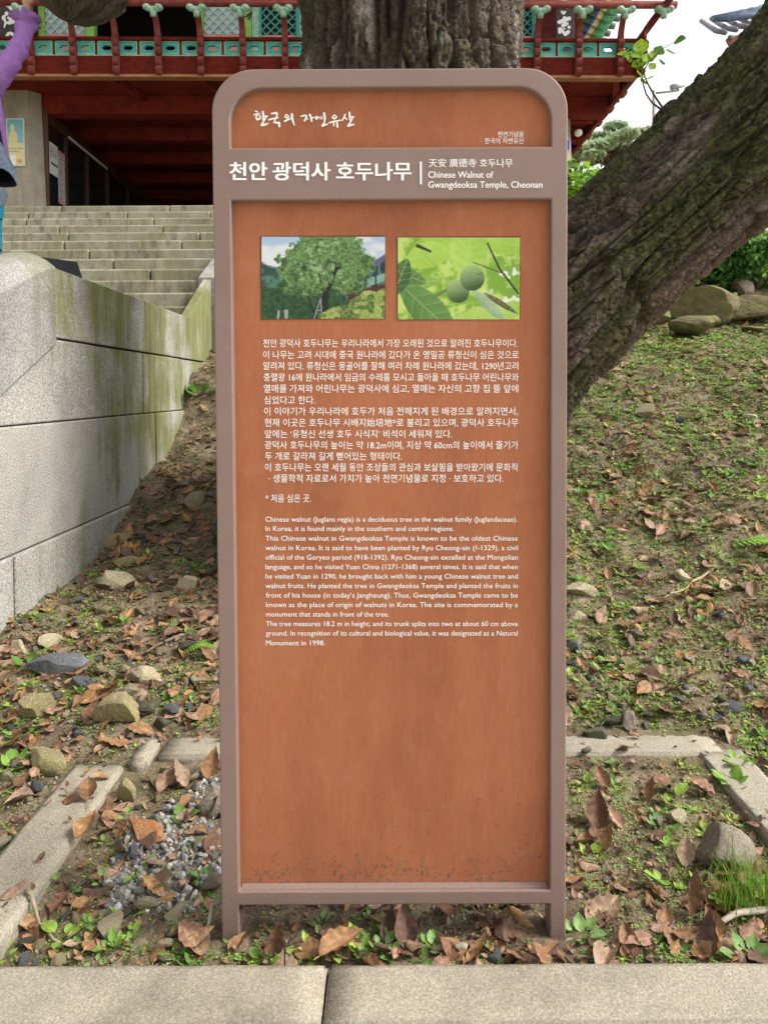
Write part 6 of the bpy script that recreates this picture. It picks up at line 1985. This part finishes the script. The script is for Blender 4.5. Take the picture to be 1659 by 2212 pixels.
    # ---- weeds
    def rosette(nl, L, W, col, seed, tall=.4):
        r2 = random.Random(seed); m = [] ; b = 0
        vs = []; fs = []; cs = []
        for k in range(nl):
            c = np.array(col) * r2.uniform(.8, 1.2)
            ln = L * r2.uniform(.6, 1.1)
            V, Fc, C = leaf_arrays(5, 8, ln, ln * W * r2.uniform(.85, 1.15), r2.uniform(-.3, .5), .25, seed * 7 + k, c, oval=True)
            pet = ln * r2.uniform(.25, .7)
            q = Quaternion((0, 0, 1), 6.28 * k / nl + r2.uniform(-.4, .4)) @ Quaternion((1, 0, 0), r2.uniform(.1, 1) * tall * 1.8)
            st = np.array([(-.0012, 0, 0), (.0012, 0, 0), (.0012, pet, .0), (-.0012, pet, 0), (0, 0, .0018), (0, pet, .0018)])
            V = V + np.array([0, pet, 0])
            A = np.concatenate([V, st]); R3 = np.array(q.to_matrix())
            vs.append(A @ R3.T); n = len(V)
            fs.append(np.concatenate([Fc, np.array([[n, n + 1, n + 2, n + 3], [n, n + 4, n + 5, n + 3], [n + 1, n + 4, n + 5, n + 2]])]) + b); b += len(A)
            cs.append(np.concatenate([C, np.tile(np.array((.20, .30, .08)), (6, 1))]))
        return np.concatenate(vs), np.concatenate(fs), np.concatenate(cs)
    greens = [(.19, .34, .06), (.27, .42, .07), (.14, .27, .06), (.22, .36, .12), (.34, .46, .09)]
    wv = []; wm = []
    for k in range(14):
        a = rosette(R.randint(3, 7), .05, R.uniform(.5, .8), greens[k % 5], 60 + k, R.uniform(.15, .6))
        wv.append(a); me = np_mesh('weed', *a[:2], True, a[2]); me.materials.append(G); wm.append(me)
    def wd(x, y):
        z = zone(x, y)
        cl = float(fbm(x * 1.9, y * 1.9, 52, 3))
        bare = math.exp(-(((x - 1.3) / .5) ** 2 + ((y - 3.35) / .3) ** 2))
        return {'gravel': .10, 'bed': .22, 'strip': .30, 'left': .20, 'right': 1.0}[z] * (.25 + 1.4 * float(sst(.4, .6, cl))) * (1 - .85 * bare)
    wi = []
    for x, y in sample(2300, wd, rr, 7.6):
        if on_kerb(x, y, .01): continue
        zz = zone(x, y)
        s = rr.uniform(.35, .95) * (.85 if zz == 'right' else .75)
        wi.append([x, y, GZ(x, y), None, s, rr.randrange(14), zz])
    # larger plants shown clearly
    hw = [(110, 1890, 1.5, 3, 1, 'pale two leaved seedling at the inner edge of the side kerb'), (135, 2030, 2.1, 4, 1, 'broad leaved plantain on the near soil left of the sign'), (300, 1890, 1.6, 4, 0, 'green weed growing in the gravel bed'), (390, 1780, 1.5, 6, 2, 'dark green weed in the gravel beside the left post'), (1450, 1740, 1.9, 4, 1, 'pale green weed in the middle of the soil bed'),
          (1435, 1915, 2.0, 5, 1, 'bright green plantain in the soil bed below the boulder'), (1275, 1860, 1.7, 4, 1, 'small weed growing through a dry leaf in the bed'), (1580, 1700, 1.9, 6, 0, 'leafy weed leaning on the side kerb'), (1255, 2030, 1.9, 9, 3, 'bushy weed at the foot of the right sign post'), (1620, 2080, 2.3, 7, 3, 'broad leaved weed over the front kerb near the picture corner'), (45, 1590, 1.6, 6, 0, 'weed beside the wedge stone on the slope'),
          (30, 1660, 1.6, 5, 0, 'plant with long leaves outside the side kerb'), (845, 2070, 1.1, 7, 2, 'cluster of round green leaves behind the front kerb under the sign'), (1590, 1655, 1.7, 7, 0, 'tuft of weeds at the corner of the kerb bed'), (60, 1445, 1.5, 7, 2, 'light green nettle beside the blue grey slate'), (245, 1520, 1.1, 5, 0, 'round leaved weed on the slope by the fan shaped leaf'), (500, 2045, .9, 5, 2, 'small weed beside the left post foot'), (440, 1900, 1.2, 8, 2, 'round leaved creeper climbing the left post'), (15, 2068, 1.3, 5, 1, 'pair of round leaves at the picture corner by the kerb'), (430, 855, 1.9, 8, 2, 'dark weed at the foot of the parapet far end')]
    for k, (px, py, s, nl, gk, lab) in enumerate(hw):
        p = Gp(px, py)
        a = rosette(nl, .045, .72, greens[gk], 200 + k, .38)
        o = put('weed', np_mesh('weed', a[0], a[1], True, a[2]), G)
        z = p.z
        o.location = (p.x, p.y, z + .002); o.scale = (s * .58 * p.y / 1.9,) * 3; o.rotation_euler = (0, 0, R.uniform(0, 6))
        tag(o, lab, 'weed', 'weeds singled out around the sign')
    top, rest = pick(wi, 270)
    wg = {'left': ('weeds on the stony slope', 'small green weed on the stony slope beside the parapet'), 'right': ('weeds on the slope under the leaning trunk', 'small green weed on the slope under the leaning trunk'), 'gravel': ('weeds in the gravel bed', 'small green weed in the gravel bed left of the sign'), 'bed': ('weeds in the soil bed', 'small green weed in the soil bed between sign and boulder'), 'strip': ('weeds under the sign', 'small green weed in the strip between the sign posts')}
    for x, y, z, _, s, k, zz in top:
        o = bpy.data.objects.new('weed', wm[k]); COL.objects.link(o)
        o.location = (x, y, z); o.scale = (s,) * 3; o.rotation_euler = (rr.uniform(-.2, .2) - .15 * (zz == 'right'), rr.uniform(-.2, .2), rr.uniform(0, 6.28))
        tag(o, wg[zz][1], 'weed', wg[zz][0])
    parts = [(wv[k][0] * s, wv[k][1], wv[k][2], Matrix.Translation((x, y, z)) @ Matrix.Rotation(rr.uniform(0, 6.28), 4, 'Z')) for x, y, z, _, s, k, zz in rest]
    # tiny sprouts: ground cover
    tiny = []
    for k in range(10):
        r2 = random.Random(k); vs = []; fs = []; cs = []
        nl = r2.choice((2, 2, 3, 4))
        for q in range(nl):
            a = 6.28 * q / nl + r2.uniform(-.4, .4); L = r2.uniform(.7, 1.1); h = r2.uniform(.1, .7)
            ca, sa = math.cos(a), math.sin(a); b = len(vs)
            P0 = lambda l, w, z: (ca * l - sa * w, sa * l + ca * w, z)
            vs += [P0(.12, 0, h * .6), P0(.5, .26, h * .8), P0(L, 0, h), P0(.5, -.26, h * .8)]
            fs.append([b, b + 1, b + 2, b + 3])
            cs += [np.array(greens[r2.randrange(5)]) * r2.uniform(.8, 1.3)] * 4
        b = len(vs); vs += [(-.04, 0, 0), (.04, 0, 0), (.04, 0, .5), (-.04, 0, .5)]; fs.append([b, b + 1, b + 2, b + 3]); cs += [(.2, .28, .08)] * 4
        tiny.append((np.array(vs), np.array(fs), np.array(cs)))
    def td(x, y):
        z = zone(x, y)
        cl = float(fbm(x * 3.1 + 9, y * 3.1, 58, 3))
        bare = math.exp(-(((x - 1.3) / .5) ** 2 + ((y - 3.35) / .3) ** 2))
        return {'gravel': .22, 'bed': .75, 'strip': .6, 'left': .95, 'right': 1.0 if y > 2.3 else .8}[z] * ((.6 if z == 'right' else .12) + 1.5 * float(sst(.42, .62, cl))) * (1 - .6 * bare)
    for x, y in sample(38000, td, rr, 7.6):
        if on_kerb(x, y, .003): continue
        V, Fc, C = tiny[rr.randrange(10)]
        s = rr.uniform(.004, .010) * {'left': 1.6, 'right': 1.9}.get(zone(x, y), 1) * (1 + .07 * y + (.30 * max(0, y - 2.6) if x > .1 else 0))
        parts.append((V * s, Fc, C, Matrix.Translation((x, y, GZ(x, y) + .001)) @ Matrix.Rotation(rr.uniform(0, 6.28), 4, 'Z')))
    merged('ground_cover', parts, G)

    # ---- grass tuft, arching blade, ferns, sticks
    def tuft(px, py, n, h, spread, lab, name='grass_tuft', seed=1):
        p = Gp(px, py); r2 = random.Random(seed); vs = []; fs = []; cs = []
        for k in range(n):
            x = p.x + r2.gauss(0, spread); y = p.y + r2.gauss(0, spread * .6); z = GZ(x, y) - .004
            a = r2.uniform(0, 6.28); hh = h * r2.uniform(.45, 1.15); bend = hh * r2.uniform(.05, .55); w = r2.uniform(.0011, .0022)
            c = np.array((.17, .32, .03)) * r2.uniform(.6, 1.35); b = len(vs)
            for j in range(6):
                f = j / 5; ww = w * (1 - f * .9)
                cx = x + math.cos(a) * bend * f * f; cy = y + math.sin(a) * bend * f * f
                vs += [(cx - math.sin(a) * ww, cy + math.cos(a) * ww, z + hh * (f - .12 * f * f)), (cx + math.sin(a) * ww, cy - math.cos(a) * ww, z + hh * (f - .12 * f * f))]
                cs += [c * (.75 + .35 * f)] * 2
            for j in range(5):
                fs.append([b + 2 * j, b + 2 * j + 1, b + 2 * j + 3, b + 2 * j + 2])
        o = put(name, np_mesh(name, np.array(vs), np.array(fs), True, np.array(cs)), G)
        return tag(o, lab, 'grass', None)
    tuft(1630, 1955, 190, .145, .05, 'tall bright green grass tuft beside the grey boulder', seed=2)
    tuft(1570, 1965, 26, .09, .02, 'thin sparse grass blades in front of the grey boulder', seed=3)
    tuft(1245, 1745, 14, .06, .02, 'few short grass blades behind the right sign post', seed=4)
    tuft(335, 2060, 12, .03, .01, 'tiny grass seedlings by the stained front kerb', seed=5)
    a = P(706, 2075, 1.50)
    pts = [P(706, 2076, 1.49), P(712, 2060, 1.49), P(726, 2044, 1.48), P(745, 2035, 1.48), P(762, 2040, 1.48), P(775, 2056, 1.49), P(783, 2072, 1.49)]
    m = MB(); m.col = (.30, .50, .05); m.tube(pts, [.0045, .005, .005, .0045, .004, .003, .0012], 6, True, .35)
    tag(m.obj('arching_grass', G, None, True), 'single arching lime green blade beside the kerb joint', 'grass')
    def fern(p, d, L, lab):
        m = MB(); m.col = (.24, .46, .05); d = Vector(d).normalized(); s = Vector((-d.y, d.x, 0)); n = 15
        pts = [Vector(p) + d * (L * k / n) + Vector((0, 0, .045 * math.sin(math.pi * k / n) + .012)) for k in range(n + 1)]
        m.tube(pts, [.0016] * n + [.0006], 5)
        for k in range(1, n):
            w = .30 * L * math.sin(math.pi * (k / n) ** .7) + .004
            for sg in (1, -1):
                b = pts[k]; t = b + s * (sg * w) + d * w * .35 + Vector((0, 0, -.006)); mid = (b + t) / 2
                m.add([b - d * .002, mid - d * w * .14, t, mid + d * w * .16 + Vector((0, 0, .003))], [[0, 1, 2, 3]])
        tag(m.obj('fern', G, None, True, fix=False), lab, 'fern')
    q = Gp(395, 1418); fern(q, (1, .05, 0), .15, 'small lime green fern frond lying by pale stones on the slope')
    q = Gp(372, 1360); fern(q, (.3, -1, 0), .07, 'tiny fern sprig above the lime fern frond')
    q = Gp(1572, 1183); fern(q, (1, -.35, 0), .30, 'long pale fern frond at the edge of the bare soil bank')
    def stick(a, b, r, lab, bow=.01, col=(.20, .155, .105)):
        pa, pb = Gp(*a), Gp(*b); n = 7; m = MB()
        pts = []
        for k in range(n):
            f = k / (n - 1); p = pa.lerp(pb, f); z = max(GZ(p.x, p.y), .05 if on_kerb(p.x, p.y) else -9)
            pts.append((p.x + R.uniform(-.004, .004), p.y, z + r * .7 + bow * math.sin(math.pi * f) + R.uniform(0, .003)))
        m.tube(pts, [r * (1 - .45 * k / n) for k in range(n)], 7)
        tag(m.obj('stick', plain('stick_bark', col, tuple(v * .6 for v in col), 40, .85), None, True), lab, 'stick')
    stick((1660, 1978), (1540, 2018), .0085, 'pale bent stick running to the picture edge by the boulder', .02, (.36, .31, .24))
    stick((440, 1370 + 920 - 920), (290, 1425), .008, 'dry stick on the slope below the pale stones', .006)
    stick((505, 1283 + 720), (440, 2032), .007, 'grey stick beside the left sign post', .004, (.22, .2, .17))
    stick((60, 1975), (130, 2045), .005, 'thin straight stick near the side kerb end', .004, (.28, .22, .15))
    stick((1530, 1240), (1430, 1302), .006, 'pale straight stalk on the slope right of the sign', .006, (.40, .30, .18))
    stick((1010, 2062), (930, 2064), .009, 'short pale branch piece behind the kerb under the sign', .002, (.30, .25, .18))
    stick((1240, 2075), (1330, 2088), .004, 'thin dry stalk lying along the front kerb right of the sign', .003)
    stick((280, 1535), (215, 1520), .003, 'yellow leaf stalk on the slope by the mossy stone', .006, (.42, .30, .10))
    stick((600, 2090), (627, 2158), .0022, 'thin dark leaf stalk hanging over the front kerb', .004, (.05, .035, .025))
    stick((1070, 2060), (1010, 2035), .005, 'dark twig between the posts under the sign', .004, (.08, .06, .045))
    stick((720, 2062), (560, 2055), .004, 'dark thin twig lying behind the front kerb', .004, (.07, .05, .04))


build_ground()
build_kerbs()
build_stairs()
build_pavilion()
build_tree()
build_sign()
build_person()
build_rocks()
build_far()
build_litter()
for me in list(bpy.data.meshes):
    if me.users == 0:
        bpy.data.meshes.remove(me)
